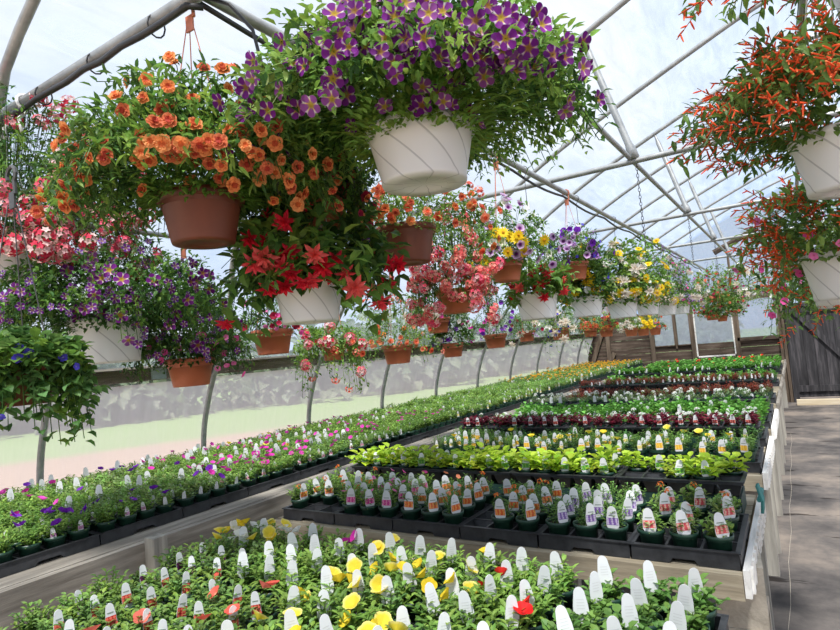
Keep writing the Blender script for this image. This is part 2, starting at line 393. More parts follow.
def window(k, x0, z0, x1, z1, fr):
    mb = MB()
    for a in ((x0, z0, x0 + fr, z1), (x1 - fr, z0, x1, z1), (x0, z0, x1, z0 + fr), (x0, z1 - fr, x1, z1)):
        far_box(mb, a[0], a[1], a[2], a[3], YF - .045, YF - .012, M['white_board'] if k == 3 else M['dark_z'])
    w = struct('window_%d' % k, mb)
    mb = MB(); far_box(mb, x0 + fr, z0 + fr, x1 - fr, z1 - fr, YF + .004, YF + .008, M['pane']); obj('pane', mb, w)
    return w
window(1, -2.62, 1.27, -2.19, 2.12, .015); window(2, -2.15, 1.27, -1.87, 2.12, .015)
window(3, -1.79, .98, -1.04, 2.05, .03); window(4, -.96, 1.31, -.27, 2.12, .02)
mb = MB(); far_box(mb, -1.0, 1.27, -.22, 1.34, YF - .05, YF - .0, M['dark_x']); far_box(mb, -.30, 2.04, .15, 2.16, YF - .08, YF, M['dark_x']); struct('trim_4', mb)
# gable film above
mb = MB(); pts = [(x, z) for x, z in FULL if z > 1.9]
vs = [(-3.3, YF + .02, 2.28), (4.2, YF + .02, 2.28)] + [(x, YF + .02, z) for x, z in pts[::-1]]
mb.add(vs, [tuple(range(len(vs)))], M['pane']); struct('wall_gable', mb)
mb = MB()
for x in (-1.0, -.22): mb.tube([(x, YF, 2.3), (x, YF, 3.2 + (x + 1) * .42)], .025, M['dark_z'], 6)
mb.tube([(-1.25, YF - .03, 3.15), (-.45, YF - .03, 3.5)], .06, M['dark_x'], 6)
struct('trim_5', mb)
# door
dx0, dx1, dz = -.10, 1.15, 1.9
mb = MB(); n = 7
for i in range(n):
    a = dx0 + .06 + (dx1 - dx0 - .06) * i / n; b = dx0 + .06 + (dx1 - dx0 - .06) * (i + 1) / n - .006
    far_box(mb, a, .10, b, dz - .05, YF - .03, YF - .006, M['door'])
far_box(mb, dx0 + .05, .09, dx1 + .02, dz - .04, YF - .006, YF, M['door'])
d = struct('door_1', mb)
mb = MB()
A = V((dx0 + .10, YF - .065, dz - .08)); B = V((dx1 - .05, YF - .065, .35)); dd = (B - A); nn = V((dd.z, 0, -dd.x)).normalized() * .05
vs = [A - nn, A + nn, B + nn, B - nn]; vs += [v + V((0, .033, 0)) for v in vs]
mb.add(vs, [(0, 1, 2, 3), (7, 6, 5, 4), (0, 4, 5, 1), (1, 5, 6, 2), (2, 6, 7, 3), (3, 7, 4, 0)], M['door']); obj('diagonal_brace', mb, d)
mb = MB()
far_box(mb, dx0 + .06, dz - .16, dx1, dz - .06, YF - .062, YF - .03, M['door']); far_box(mb, dx0 + .06, .2, dx1, .32, YF - .062, YF - .03, M['door']); obj('door_rail', mb, d)
mb = MB(); far_box(mb, dx0 - .05, 0, dx0 + .06, dz + .02, YF - .08, YF, M['door']); far_box(mb, dx0 - .05, dz - .04, dx1, dz + .04, YF - .08, YF, M['door'])
far_box(mb, -.2, 0, -.14, 2.1, YF - .08, YF, M['dark_z']); obj('door_frame', mb, d)
mb = MB(); far_box(mb, dx1, 0, 5.0, 1.95, YF, YF + .03, M['dark_x']); far_box(mb, .15, 1.95, 5, 2.3, YF, YF + .03, M['dark_x']); struct('wall_far_right', mb)
mb = MB(); far_box(mb, -.1, 0, 1.8, .10, YF - .55, YF - .43, M['pale_x']); struct('trim_6', mb)

# ------------------------------------------------------------------ field beyond the film
def tree_row():
    mb = MB()
    for i in range(520):
        a = U(0, 1); y = -16 + a * 90; x = -29 + .69 * y * (1 if y < 24 else .25) + (11 if y > 24 else 0) - U(0, 6); r = U(.8, 1.9)
        zc = U(.0, 1.9)
        for k in range(40):
            d = V((U(-1, 1), U(-1, 1), U(-.9, 1))).normalized(); b = V((x, y, zc)) + d * r * U(.6, 1)
            if b.z < 0: continue
            mb.leaf(b, d + V((U(-.6, .6), U(-.6, .6), U(-.6, .6))), V((U(-1, 1), U(-1, 1), 1)), U(.45, .8), U(.35, .6), vary((.20, .25, .16), .1))
    o = obj('treeline', mb); tag(o, 'blurred row of trees and bushes beyond the film wall', 'treeline', None, 'stuff')
tree_row()

# ------------------------------------------------------------------ benches
BZ = .88
LEFTX = -.222
def bench(y0, y1, x0, x1, label, front=True, blocks=False, ends='white_board'):
    e = empty('plant_bench', ((x0 + x1) / 2, (y0 + y1) / 2, 0)); tag(e, label, 'bench', 'slatted greenhouse benches')
    ox, oy = e.location.x, e.location.y
    X0, X1, Y0, Y1 = x0 - ox, x1 - ox, y0 - oy, y1 - oy
    mb = MB(); n = max(3, int((y1 - y0) / .13)); w = (Y1 - Y0) / n
    for i in range(n): mb.box(X0, Y0 + i * w + .006, BZ - .025, X1, Y0 + (i + 1) * w - .006, BZ, M['wood_x'])
    obj('tabletop', mb, e)
    mb = MB(); mb.box(X0, Y0 - .035, BZ - .08, X1 + .01, Y0, BZ - .002, M['wood_x']); obj('apron_board', mb, e)
    mb = MB(); mb.box(X0, Y1, BZ - .135, X1, Y1 + .035, BZ - .002, M['wood_x']); obj('apron_board', mb, e)
    if ends:
        mb = MB(); mb.box(X1 + .012, Y0 - .03, BZ - .072, X1 + .030, Y1 - .02, BZ + .012, M[ends])
        k = Y0
        while k < Y1 - .04: mb.box(X1 + .030, k, BZ - .068, X1 + .038, k + .03, BZ + .008, M[ends]); k += .075
        o = obj('end_board', mb, e)
        if ends == 'white_board': o['label'] = 'white ribbed end board'
    for lx in ((X0 + .05, X1 - .1) if not blocks else (X0 + .05, X1 - .9)):
        for ly in (Y0 + .02, Y1 - .07):
            mb = MB(); mb.box(lx, ly, 0, lx + .08, ly + .05, BZ - .027, M['wood_z']); obj('leg', mb, e)
    return e
bench(.28, 1.66, -1.98, LEFTX, 'wooden bench nearest the camera under pots with white tags', ends='')
bench(2.08, 2.98, -2.26, LEFTX, 'wooden bench with knotty front board under orange and pink tagged pots', blocks=True)
bench(3.42, 4.5, -2.26, LEFTX, 'wooden bench behind the lime green vines, under yellow tagged pots')
bench(4.84, 5.86, -2.26, LEFTX, 'wooden bench behind the burgundy plants, under dark trays')
bench(6.3, 7.4, -2.26, LEFTX, 'wooden bench beneath the dark red foliage near the middle', ends='wood_y')
bench(7.9, 9.1, -2.26, LEFTX, 'wooden bench under green plants with white tags, second from wall', ends='wood_y')
bench(9.6, 12.9, -2.26, LEFTX, 'wooden bench closest to the far wall, beneath green geraniums', ends='wood_y')
# knots on the front board
# left side bench
e = empty('side_bench', (-3.35, 6.5, 0)); tag(e, 'long weathered wooden bench running along the left film wall', 'bench')
mb = MB()
for i in range(10):
    xa = -4.08 + i * .143; mb.box(xa + .004 + 3.35, -6.1, BZ - .025, xa + .139 + 3.35, 7.0, BZ, M['wood_y'])
obj('tabletop', mb, e)
mb = MB(); yy = -6.1
while yy < 6.95: mb.box(-2.65 + 3.35, yy, BZ - .15, -2.61 + 3.35, min(7.0, yy + 3.2) - .01, BZ - .002, M['wood_y']); yy += 3.2
obj('front_board', mb, e)
for yy in (1.63, 3.14, 4.52, 6.2, 7.9, 9.6, 11.3):
    mb = MB(); mb.box(-2.61 + 3.35, yy - 6.5 - .035, 0, -2.54 + 3.35, yy - 6.5 + .035, BZ + .02, M['wood_z']); obj('leg', mb, e)
for yy in (.9, 2.4, 3.9, 5.4, 6.9, 8.5):
    mb = MB(); mb.box(-4.05 + 3.35, yy - 6.5 - .04, 0, -3.97 + 3.35, yy - 6.5 + .04, BZ - .027, M['wood_z']); obj('leg', mb, e)
# concrete blocks beside the front corner of the second bench
def block(x, y, z, label, rz=0):
    mb = MB(); w, d, h = .2, .30, .15; t = .03
    mb.box(-w / 2, -d / 2, 0, -w / 2 + t, d / 2, h, M['concrete']); mb.box(w / 2 - t, -d / 2, 0, w / 2, d / 2, h, M['concrete'])
    for k in (-d / 2, -t / 2, d / 2 - t): mb.box(-w / 2 + t, k, 0, w / 2 - t, k + t, h, M['concrete'])
    o = obj('concrete_block', mb, loc=(x, y, z)); o.rotation_euler = (0, PI / 2, rz); tag(o, label, 'concrete block', 'hollow concrete blocks propping the bench'); return o
for i, z in enumerate((.15, .351, .552, .753)):
    block(-.33, 2.33, z, 'hollow concrete block under the right corner of the knotty bench, %s from the ground' % nth(i), .1 * (i % 2)) if i < 4 else None
# teal strap
mb = MB(); a = V((LEFTX + .035, 2.66, 1.01))
for k in range(5):
    mb.tube([a + V((0, k * .012 - .03, 0)), a + V((.015, k * .014 - .05, -.05)), a + V((.01, k * .016 - .04, -.10))], .006, M['teal'], 5)
mb.tube([a + V((.004, -.05, -.05)), a + V((.012, .05, -.03))], .008, M['teal'], 6)
tag(obj('knotted_strap', mb), 'knotted teal strap hanging at right end of the lime green vine row', 'strap')

# ------------------------------------------------------------------ trays
def tray_mesh(nx, ny, px, py, deep):
    mb = MB(); w = nx * px + .012; l = ny * py + .012; h = .052 if not deep else .066; t = .002
    W, Lh = w / 2, l / 2; m = M['tray']
    # rim lip
    lip = .010
    for (x0, y0, x1, y1) in ((-W - .006, -Lh - .006, W + .006, -Lh + lip), (-W - .006, Lh - lip, W + .006, Lh + .006), (-W - .006, -Lh, -W + lip, Lh), (W - lip, -Lh, W + .006, Lh)):
        mb.box(x0, y0, h - .004, x1, y1, h, m)
    # grid bars
    for i in range(1, nx): mb.box(-W + i * w / nx - .004, -Lh, h - .008, -W + i * w / nx + .004, Lh, h - .002, m)
    for j in range(1, ny): mb.box(-W, -Lh + j * l / ny - .004, h - .0082, W, -Lh + j * l / ny + .004, h - .0022, m)
    # wells
    for i in range(nx):
        for j in range(ny):
            cx = -W + (i + .5) * w / nx; cy = -Lh + (j + .5) * l / ny
            a = w / nx / 2 - .003; b = l / ny / 2 - .003; c = a * .62; d = b * .62
            vs = [(cx - a, cy - b, h - .004), (cx + a, cy - b, h - .004), (cx + a, cy + b, h - .004), (cx - a, cy + b, h - .004),
                  (cx - c, cy - d, .003), (cx + c, cy - d, .003), (cx + c, cy + d, .003), (cx - c, cy + d, .003)]
            mb.add(vs, [(0, 1, 5, 4), (1, 2, 6, 5), (2, 3, 7, 6), (3, 0, 4, 7), (4, 5, 6, 7)], m)
    # skirt with arched cutouts
    def wall(p0, p1, nrm):
        p0 = (p0[0], p0[1], 0); p1 = (p1[0], p1[1], 0)
        L_ = (V(p1) - V(p0)).length; u = (V(p1) - V(p0)).normalized(); k = .22 if not deep else .0
        segs = []
        if deep:
            z0 = h - .014
            segs = [(0, z0), (1, z0)]
        else:
            segs = [(0, 0), (.36, 0), (.40, .016), (.60, .016), (.64, 0), (1, 0)]
        top = [V((p0[0], p0[1], h)) + u * (s * L_) for s, _ in segs]
        bot = [V((p0[0], p0[1], zz)) + u * (s * L_) + V(nrm) * (.005 * (1 - zz / h)) for s, zz in segs]
        vs = top + bot + [q - V(nrm) * t for q in top] + [q - V(nrm) * t for q in bot]; n = len(segs); fs = []
        for i in range(n - 1):
            fs += [(i, i + 1, n + i + 1, n + i), (2 * n + i, 3 * n + i, 3 * n + i + 1, 2 * n + i + 1), (n + i, n + i + 1, 3 * n + i + 1, 3 * n + i)]
        mb.add(vs, fs, m)
    wall((-W, -Lh), (W, -Lh), (0, -1, 0)); wall((W, -Lh), (W, Lh), (1, 0, 0)); wall((W, Lh), (-W, Lh), (0, 1, 0)); wall((-W, Lh), (-W, -Lh), (-1, 0, 0))
    return mb.mesh('nursery_tray'), h
PP = .105
T34, TH = tray_mesh(3, 4, PP, PP, False)
T43, _ = tray_mesh(4, 3, .1045, PP, False)   # for the side bench after a quarter turn
TL, THD = tray_mesh(5, 2, .0945, .105, True)
def tray(me, x, y, z, label, group, rz=0):
    o = obj('nursery_tray', me, loc=(x, y, z)); o.rotation_euler = (0, 0, rz + U(-.006, .006)); tag(o, label, 'tray', group); return o
def crate(x, y, w, l, h, label):
    mb = MB(); m = M['crate']
    mb.box(-w / 2, -l / 2, h - .012, w / 2, l / 2, h, m); mb.box(-w / 2, -l / 2, 0, -w / 2 + .012, l / 2, h - .012, m); mb.box(w / 2 - .012, -l / 2, 0, w / 2, l / 2, h - .012, m)
    mb.box(-w / 2 + .012, -l / 2, .0, w / 2 - .012, -l / 2 + .01, h - .012, m); mb.box(-w / 2 + .012, l / 2 - .01, 0, w / 2 - .012, l / 2, h - .012, m)
    for i in range(9): mb.box(-w / 2 + .02 + i * (w - .05) / 8, -l / 2 - .006, .005, -w / 2 + .03 + i * (w - .05) / 8, -l / 2, h - .015, m)
    o = obj('crate', mb, loc=(x, y, BZ)); tag(o, label, 'crate', 'dark green crates raising the rear trays'); return o

# ------------------------------------------------------------------ flowers
def disc_flower(n, R, colf, cup=.35, lobe=.2, seg=4, ruffle=0, mb=None, base=V((0, 0, 0)), q=None, rings=(.0, .3, .7, 1)):
    mb = mb or MB(); A = n * seg; vs = []; cs = []; fs = []
    for ri, r in enumerate(rings[1:]):
        for k in range(A):
            ph = (k % seg) / seg; th = 2 * PI * k / A
            edge = abs(ph - .5) * 2                       # 1 at the notch between petals
            rr = R * r * (1 - (lobe * edge ** 2 if r > .5 else 0) * r)
            z = cup * R * (r - 1) * (1 if r < 1 else 0) + (ruffle * R * math.sin(k * 2.7) * r) - (R * .05 * r * r)
            vs.append(V((rr * math.cos(th), rr * math.sin(th), z))); cs.append(colf(r, edge))
    vs.append(V((0, 0, -cup * R))); cs.append(colf(0, 0)); c = len(vs) - 1; nr = len(rings) - 1
    for k in range(A):
        fs.append((c, k, (k + 1) % A))
        for i in range(nr - 1): fs.append((i * A + k, (i + 1) * A + k, (i + 1) * A + (k + 1) % A, i * A + (k + 1) % A))
    if q is not None: vs = [q @ v for v in vs]
    mb.add([v + base for v in vs], fs, M['petal'], cs); return mb
def solid(c, cen=None, cr=.25):
    def f(r, e):
        if cen and r <= cr: return cen
        return c
    return f
def star(p, w, cen):
    def f(r, e):
        if r < .2: return tuple(x * .5 for x in cen)
        if r < .45: return cen if e > .8 else p
        if r < .8: return w if e > .8 else p
        return w if e > .8 else p
    return f
RG = (0, .18, .4, .72, 1)
PURPLE = (.19, .016, .24); WHITE = (.82, .82, .78)
def verbena(cols, R=.032, n=16):
    mb = MB()
    for i in range(n):
        ph = math.acos(1 - .95 * (i + .5) / n); th = i * 2.4
        d = V((math.sin(ph) * math.cos(th), math.sin(ph) * math.sin(th), math.cos(ph) * .75)); q = d.to_track_quat('Z', 'Y').to_matrix()
        c = vary(cols[i % len(cols)], .1)
        disc_flower(5, R * .42, lambda r, e, c=c: c if r > .4 else tuple(x * .7 for x in c), .2, .45, 2, 0, mb, d * R, q, (0, .45, 1))
    for i in range(5):
        mb.leaf(V((0, 0, -.004)), V((math.cos(i * 1.26), math.sin(i * 1.26), -.4)), V((0, 0, 1)), .03, .008, (.1, .2, .05))
    return mb
def begonia(c):
    mb = MB()
    for ring, (n, L_, tilt) in enumerate(((6, .042, .1), (6, .038, .6), (5, .03, 1.1), (4, .018, 1.7))):
        for i in range(n):
            th = 2 * PI * (i + .5 * ring) / n + U(-.15, .15)
            d = V((math.cos(th), math.sin(th), tilt + U(-.1, .1)))
            mb.leaf(V((0, 0, .004 * ring)), d, V((0, 0, 1)), L_ * U(.85, 1.1), L_ * .42, vary(c, .15), .3, -.05, M['petal'])
    return mb
def daisy(c, cen, R=.03):
    mb = MB()
    for i in range(12):
        th = 2 * PI * i / 12; mb.leaf(V((.004 * math.cos(th), .004 * math.sin(th), 0)), V((math.cos(th), math.sin(th), .15)), V((0, 0, 1)), R, R * .42, vary(c, .06), .05, .1, M['petal'])
    mb.lathe([(R * .28, .0), (R * .25, .005), (.0005, .008)], M['petal'], 8, cen)
    return mb
def cuphea():
    mb = MB(); mb.tube([(0, 0, -.11), (0, 0, .035)], .0012, M['leaf'], 3, (.3, .1, .04))
    for i in range(11):
        a = V((0, 0, -.105 + i * .0125)); th = i * 2.4
        d = V((math.cos(th) * .8, math.sin(th) * .8, U(.3, .9))).normalized()
        c1 = vary((.88, .13, .04), .15); c2 = (.95, .36, .14)
        L_ = U(.018, .028)
        mb.tube([a, a + d * L_ * .5, a + d * L_], [.0018, .0026, .0020], M['petal'], 5, c1)
        mb.tube([a + d * L_, a + d * L_ * 1.15], [.0022, .0012], M['petal'], 5, c2)
    return mb
def ruffled(c, ce):
    mb = disc_flower(5, .0185, lambda r, e: c if r > .6 else vary(ce, .1), .35, .15, 4, .07)
    disc_flower(5, .0125, lambda r, e: vary(c, .12) if r > .6 else ce, .5, .2, 4, .12, mb, V((0, 0, .004)), Matrix.Rotation(.6, 3, 'Z'))
    disc_flower(4, .007, lambda r, e: ce, .5, .2, 3, .15, mb, V((0, 0, .007)))
    return mb
def spike(c):
    mb = MB()
    for i in range(12):
        th = i * 2.4; z = -.03 + i * .006; r = .014 * (1 - i / 16)
        d = V((math.cos(th), math.sin(th), .5)).normalized(); disc_flower(4, .006, solid(vary(c, .15)), .3, .3, 2, 0, mb, V((r * math.cos(th), r * math.sin(th), z)), d.to_track_quat('Z', 'Y').to_matrix(), (0, .5, 1))
    return mb
FL = {}
def reg(k, builds): FL[k] = [b.mesh('flower') for b in builds]
reg('star', [disc_flower(5, .0205, star(PURPLE, (.80, .78, .74), (.85, .56, .05)), .3, .28, 6, rings=RG), disc_flower(5, .018, star((.24, .03, .30), (.78, .68, .74), (.85, .6, .08)), .45, .28, 6, rings=RG), disc_flower(5, .019, star((.13, .01, .17), (.55, .42, .5), (.5, .25, .05)), .3, .28, 6, rings=RG), disc_flower(5, .019, star((.30, .08, .33), (.84, .76, .7), (.88, .6, .08)), .3, .28, 6, rings=RG)])
reg('starsmall', [disc_flower(5, .014, star((.15, .02, .24), (.6, .5, .62), (.6, .4, .1)), .3, .3, 4), disc_flower(5, .012, star((.15, .05, .3), (.7, .6, .7), (.6, .4, .1)), .3, .3, 4)])
reg('orange', [ruffled((.86, .30, .10), (.50, .08, .03)), ruffled((.88, .38, .14), (.62, .14, .04)), ruffled((.72, .20, .09), (.42, .05, .03))])
reg('verbena', [verbena([(.80, .12, .20), (.86, .46, .48), (.70, .05, .11)]), verbena([(.86, .26, .30), (.86, .55, .54), (.78, .10, .17)], .028), verbena([(.70, .05, .10), (.86, .62, .60)], .03)])
reg('salmon', [verbena([(.84, .16, .15), (.87, .34, .28)], .026), verbena([(.82, .12, .15), (.87, .42, .36)], .024)])
reg('begonia', [begonia((.82, .035, .07)), begonia((.88, .10, .12)), begonia((.72, .02, .045)), begonia((.88, .16, .14))])
reg('coral', [ruffled((.88, .20, .10), (.60, .06, .03)), ruffled((.88, .34, .20), (.75, .12, .05)), verbena([(.84, .15, .12), (.86, .3, .2)], .022, 10)])
reg('pink', [disc_flower(5, .016, solid((.80, .10, .38), (.4, .02, .12)), .4, .15), disc_flower(5, .014, solid((.84, .22, .5), (.6, .05, .2)), .4, .15)])
reg('cuphea', [cuphea(), cuphea(), cuphea()])
reg('blue', [disc_flower(5, .014, solid((.07, .05, .5), (.3, .3, .6)), .25, .2), disc_flower(5, .012, solid((.1, .08, .6), (.3, .3, .6)), .25, .2)])
reg('petyellow', [disc_flower(5, .025, lambda r, e: (.86, .68, .06) if r < .8 else (.88, .78, .28), .7, .14), disc_flower(5, .022, solid((.86, .64, .04), (.6, .45, .02)), .8, .14)])
reg('petwhite', [disc_flower(5, .024, solid((.84, .84, .76), (.7, .72, .3)), .7, .14), disc_flower(5, .02, solid((.84, .84, .80), (.6, .65, .3)), .8, .14)])
reg('petmagenta', [disc_flower(5, .021, solid((.72, .04, .42), (.3, .01, .16)), .6, .14), disc_flower(5, .018, solid((.76, .08, .5), (.3, .01, .16)), .7, .14)])
reg('petpurple', [disc_flower(5, .024, solid((.16, .02, .38), (.06, .005, .14)), .6, .14, 4, .05), disc_flower(5, .02, solid((.2, .03, .45), (.08, .01, .2)), .6, .14, 4, .05)])
reg('petlilac', [disc_flower(5, .024, solid((.60, .38, .66), (.12, .01, .14), .35), .6, .14), disc_flower(5, .021, solid((.66, .46, .70), (.14, .01, .16), .35), .6, .14)])
reg('petred', [disc_flower(5, .024, solid((.80, .02, .02), (.3, .01, .01)), .7, .14), disc_flower(5, .02, solid((.84, .04, .03), (.3, .01, .01)), .8, .14)])
reg('petcoral', [disc_flower(5, .021, solid((.88, .14, .10), (.86, .5, .3)), .6, .14), disc_flower(5, .022, solid((.88, .2, .15), (.86, .5, .3)), .7, .14)])
reg('burgundy', [disc_flower(5, .016, solid((.32, .01, .04), (.1, .0, .01)), .5, .14), disc_flower(5, .014, solid((.42, .02, .07), (.1, .0, .01)), .5, .14)])
reg('daisy', [daisy((.88, .64, .02), (.7, .38, .01)), daisy((.88, .60, .02), (.6, .3, .01), .026)])
reg('lavender', [spike((.40, .18, .56)), spike((.5, .22, .62))])
reg('white', [disc_flower(5, .016, solid((.84, .82, .76), (.8, .7, .2)), .3, .2), begonia((.84, .76, .66))])
reg('marigold', [verbena([(.85, .34, .02), (.88, .46, .04)], .016, 9), verbena([(.86, .4, .02)], .015, 9)])
reg('smallorange', [verbena([(.86, .18, .03), (.88, .26, .06)], .014, 8), disc_flower(5, .013, solid((.88, .3, .16)), .4, .2)])
reg('alyssum', [verbena([(.84, .85, .80)], .02, 10), verbena([(.82, .84, .76)], .017, 9)])

# ------------------------------------------------------------------ seedling foliage
LG = (.15, .285, .05); LG2 = (.235, .39, .075); LD = (.065, .15, .035)
def tuft(n, hgt, rad, L_, W, cols, per=8, spread=1.0, droop=.2, upb=.9):
    mb = MB()
    for i in range(n):
        th = i * 2.4 + U(-.3, .3); rr = rad * math.sqrt((i + .5) / n) * U(.8, 1.15)
        tip = V((rr * math.cos(th), rr * math.sin(th), hgt * U(.65, 1.05) * (1 - .35 * (rr / rad) ** 2))); b = V((rr * .25 * math.cos(th), rr * .25 * math.sin(th), -.01))
        c = vary(rnd.choice(cols), .2)
        mb.tube([b, (b + tip) * .5 + V((0, 0, .01)), tip], .0014, M['leaf'], 3, tuple(x * .8 for x in c), False)
        for k in range(per):
            t = .25 + .75 * (k + .5) / per; p = b.lerp(tip, t); a = k * 2.4 + th
            d = V((math.cos(a), math.sin(a), upb * (t - .2) + U(-.2, .3))) * spread
            mb.leaf(p, d, V((0, 0, 1)), L_ * U(.7, 1.15), W * U(.8, 1.1), vary(c, .15), .22, droop)
    return mb.mesh('foliage')
FO = {
 'petunia': [tuft(15, .085, .062, .030, .013, [LG, LG2], 9) for _ in range(5)],
 'bushy': [tuft(18, .075, .062, .022, .013, [LG2, (.17, .30, .08)], 9) for _ in range(4)],
 'light': [tuft(15, .08, .058, .03, .014, [(.26, .36, .12), LG2], 8) for _ in range(4)],
 'lobed': [tuft(16, .07, .06, .026, .022, [(.13, .27, .055), (.18, .33, .07)], 6, droop=.1) for _ in range(4)],
 'wispy': [tuft(13, .10, .056, .017, .008, [(.18, .33, .08), LG], 12) for _ in range(4)],
 'vine': [tuft(9, .085, .095, .052, .046, [(.36, .52, .035), (.28, .46, .03), (.46, .60, .06)], 4, droop=.12, upb=.75) for _ in range(5)],
 'coleus': [tuft(9, .075, .058, .042, .030, [(.14, .015, .03), (.20, .02, .045), (.09, .03, .03)], 6) for _ in range(4)],
 'brown': [tuft(12, .09, .055, .030, .012, [(.20, .035, .025), (.27, .05, .03), (.15, .06, .03)], 7) for _ in range(4)],
 'marigold': [tuft(14, .08, .058, .022, .009, [(.09, .22, .05), (.13, .26, .06)], 10) for _ in range(4)],
 'alyssum': [tuft(14, .075, .06, .02, .008, [(.16, .26, .10), (.22, .32, .13)], 8) for _ in range(4)],
 'geranium': [tuft(12, .10, .065, .034, .032, [(.11, .30, .045), (.15, .36, .06)], 6, droop=.05) for _ in range(4)],
}
mb = MB()
mb.lathe([(.0005, .002), (.030, .0), (.0325, .002), (.0405, .068), (.0455, .070), (.0462, .084), (.0435, .084), (.042, .072), (.041, .066)], M['pot_green'], 20)
mb.lathe([(.0413, .070), (.0005, .074)], M['soil'], 14)
POT = mb.mesh('pot', True)
PH = .072
def tag_mesh(pic, wid=.036, hgt=.072):
    mb = MB(); W = wid / 2; t = .0009; wh = (.74, .75, .76)
    out = [(-.003, -.008), (.003, -.008), (W * .8, 0), (W, .010), (W * .96, hgt * .45)]
    out += [(W * .74 * math.cos(a), hgt * .78 + W * .95 * math.sin(a)) for a in [PI * k / 8 for k in range(9)]]
    out += [(-W * .96, hgt * .45), (-W, .010), (-W * .8, 0)]
    n = len(out); vs = [(x, -t, z) for x, z in out] + [(x, t, z) for x, z in out]
    fs = [tuple(range(n)), tuple(range(n, 2 * n))[::-1]] + [(i, n + i, n + (i + 1) % n, (i + 1) % n) for i in range(n)]
    mb.add(vs, fs, M['tag'], wh)
    if pic:
        h0, h1 = .012, hgt * .50
        mb.add([(-W * .9, -t - .0004, h0), (W * .9, -t - .0004, h0), (W * .9, -t - .0004, h1), (-W * .9, -t - .0004, h1)], [(0, 1, 2, 3)], M['tag'], pic[0])
        for i in range(9):
            cx = (-.68 + .68 * (i % 3)) * W + U(-.002, .002); cz = h0 + (h1 - h0) * (.2 + .3 * (i // 3)); r = .0042
            mb.add([(cx + r * math.cos(a), -t - .0008, cz + r * math.sin(a)) for a in [2 * PI * k / 6 for k in range(6)]], [tuple(range(6))], M['tag'], pic[1])
        mb.add([(-W * .55, -t - .0006, hgt * .60), (W * .55, -t - .0006, hgt * .60), (W * .55, -t - .0006, hgt * .64), (-W * .55, -t - .0006, hgt * .64)], [(0, 1, 2, 3)], M['tag'], (.25, .3, .25))
    else:
        for k in range(4):
            z = hgt * (.35 + .09 * k)
            mb.add([(-W * .5, -t - .0005, z), (W * .5, -t - .0005, z), (W * .5, -t - .0005, z + .0012), (-W * .5, -t - .0005, z + .0012)], [(0, 1, 2, 3)], M['tag'], (.62, .62, .62))
    return mb.mesh('plant_tag')
TG = {'plain': tag_mesh(None), 'darkpurple': tag_mesh(((.05, .015, .05), (.13, .02, .09)), .026, .074), 'red': tag_mesh(((.55, .03, .03), (.85, .18, .12)), .028, .078),
      'orange': tag_mesh(((.80, .13, .03), (.88, .38, .1)), .043, .074), 'magenta': tag_mesh(((.70, .05, .30), (.86, .3, .5)), .043, .074), 'violet': tag_mesh(((.22, .12, .40), (.6, .5, .7)), .043, .074),
      'green': tag_mesh(((.10, .34, .05), (.25, .55, .08)), .043, .074), 'yellow': tag_mesh(((.80, .40, .03), (.88, .6, .1))), 'salmon': tag_mesh(((.78, .10, .12), (.88, .5, .4)), .043, .074),
      'burgundy': tag_mesh(((.35, .03, .03), (.7, .2, .15))), 'smallwhite': tag_mesh(None, .021, .05), 'smallpurple': tag_mesh(((.3, .15, .4), (.6, .3, .5)), .022, .052),
      'smallpink': tag_mesh(((.7, .2, .3), (.8, .4, .5)), .022, .052), 'smallyellow': tag_mesh(((.8, .6, .1), (.85, .75, .3)), .024, .056)}
TAGW = {'plain': 'white-backed', 'darkpurple': 'dark purple', 'red': 'red', 'orange': 'orange', 'magenta': 'magenta', 'violet': 'violet', 'green': 'green', 'yellow': 'yellow',
        'salmon': 'salmon', 'burgundy': 'burgundy', 'smallwhite': 'small white', 'smallpurple': 'small purple', 'smallpink': 'small pink', 'smallyellow': 'small yellow'}
def seedling(x, y, z, fo, tg, flowers, nfl, label, cat, group, tagside=1, scale=1.0):
    """a potted plant: root empty > pot, foliage, plant_tag, flower(s)"""
    e = empty('potted_' + cat.replace(' ', '_'), (x, y, z), U(0, 6.28)); tag(e, label, cat, group); e.scale = (scale,) * 3
    obj('pot', POT, e)
    f = obj('foliage', rnd.choice(FO[fo]), e, (0, 0, PH)); f.rotation_euler = (0, 0, U(0, 6.28)); s = U(.95, 1.22) if fo != 'vine' else U(.7, 1.25)
    if 'side bench' in label: s *= .84
    elif 'knotty' in label: s *= .82
    elif 'nearest bench' in label: s *= .90
    f.scale = (s, s, s * U(.9, 1.15))
    if tg:
        fc = math.atan2(-y, -x) + PI / 2 + U(-.45, .45) + .12   # the printed face looks towards the aisle
        a = fc - PI / 2
        t = obj('plant_tag', TG[tg], e); rz = -e.rotation_euler.z
        ro = .012 if tg == 'plain' else .037; off = Matrix.Rotation(rz, 3, 'Z') @ V((ro * math.cos(a), ro * math.sin(a), 0))
        t.location = (off.x, off.y, PH + (.038 if tg == 'plain' else .010 if not tg.startswith('small') else .004)); t.rotation_euler = (U(-.2, .12), U(-.12, .12), fc + rz)
    for k in range(nfl):
        kind = rnd.choice(flowers) if isinstance(flowers, list) else flowers
        th = U(0, 6.28); r = U(.01, .05); fl = obj('flower', rnd.choice(FL[kind]), e, (r * math.cos(th), r * math.sin(th), PH + .085 - r * .5 + U(0, .02)))
        fl.rotation_euler = (U(-.8, .8), U(-.8, .8), U(0, 6.28))
    return e
WHOLE = {}
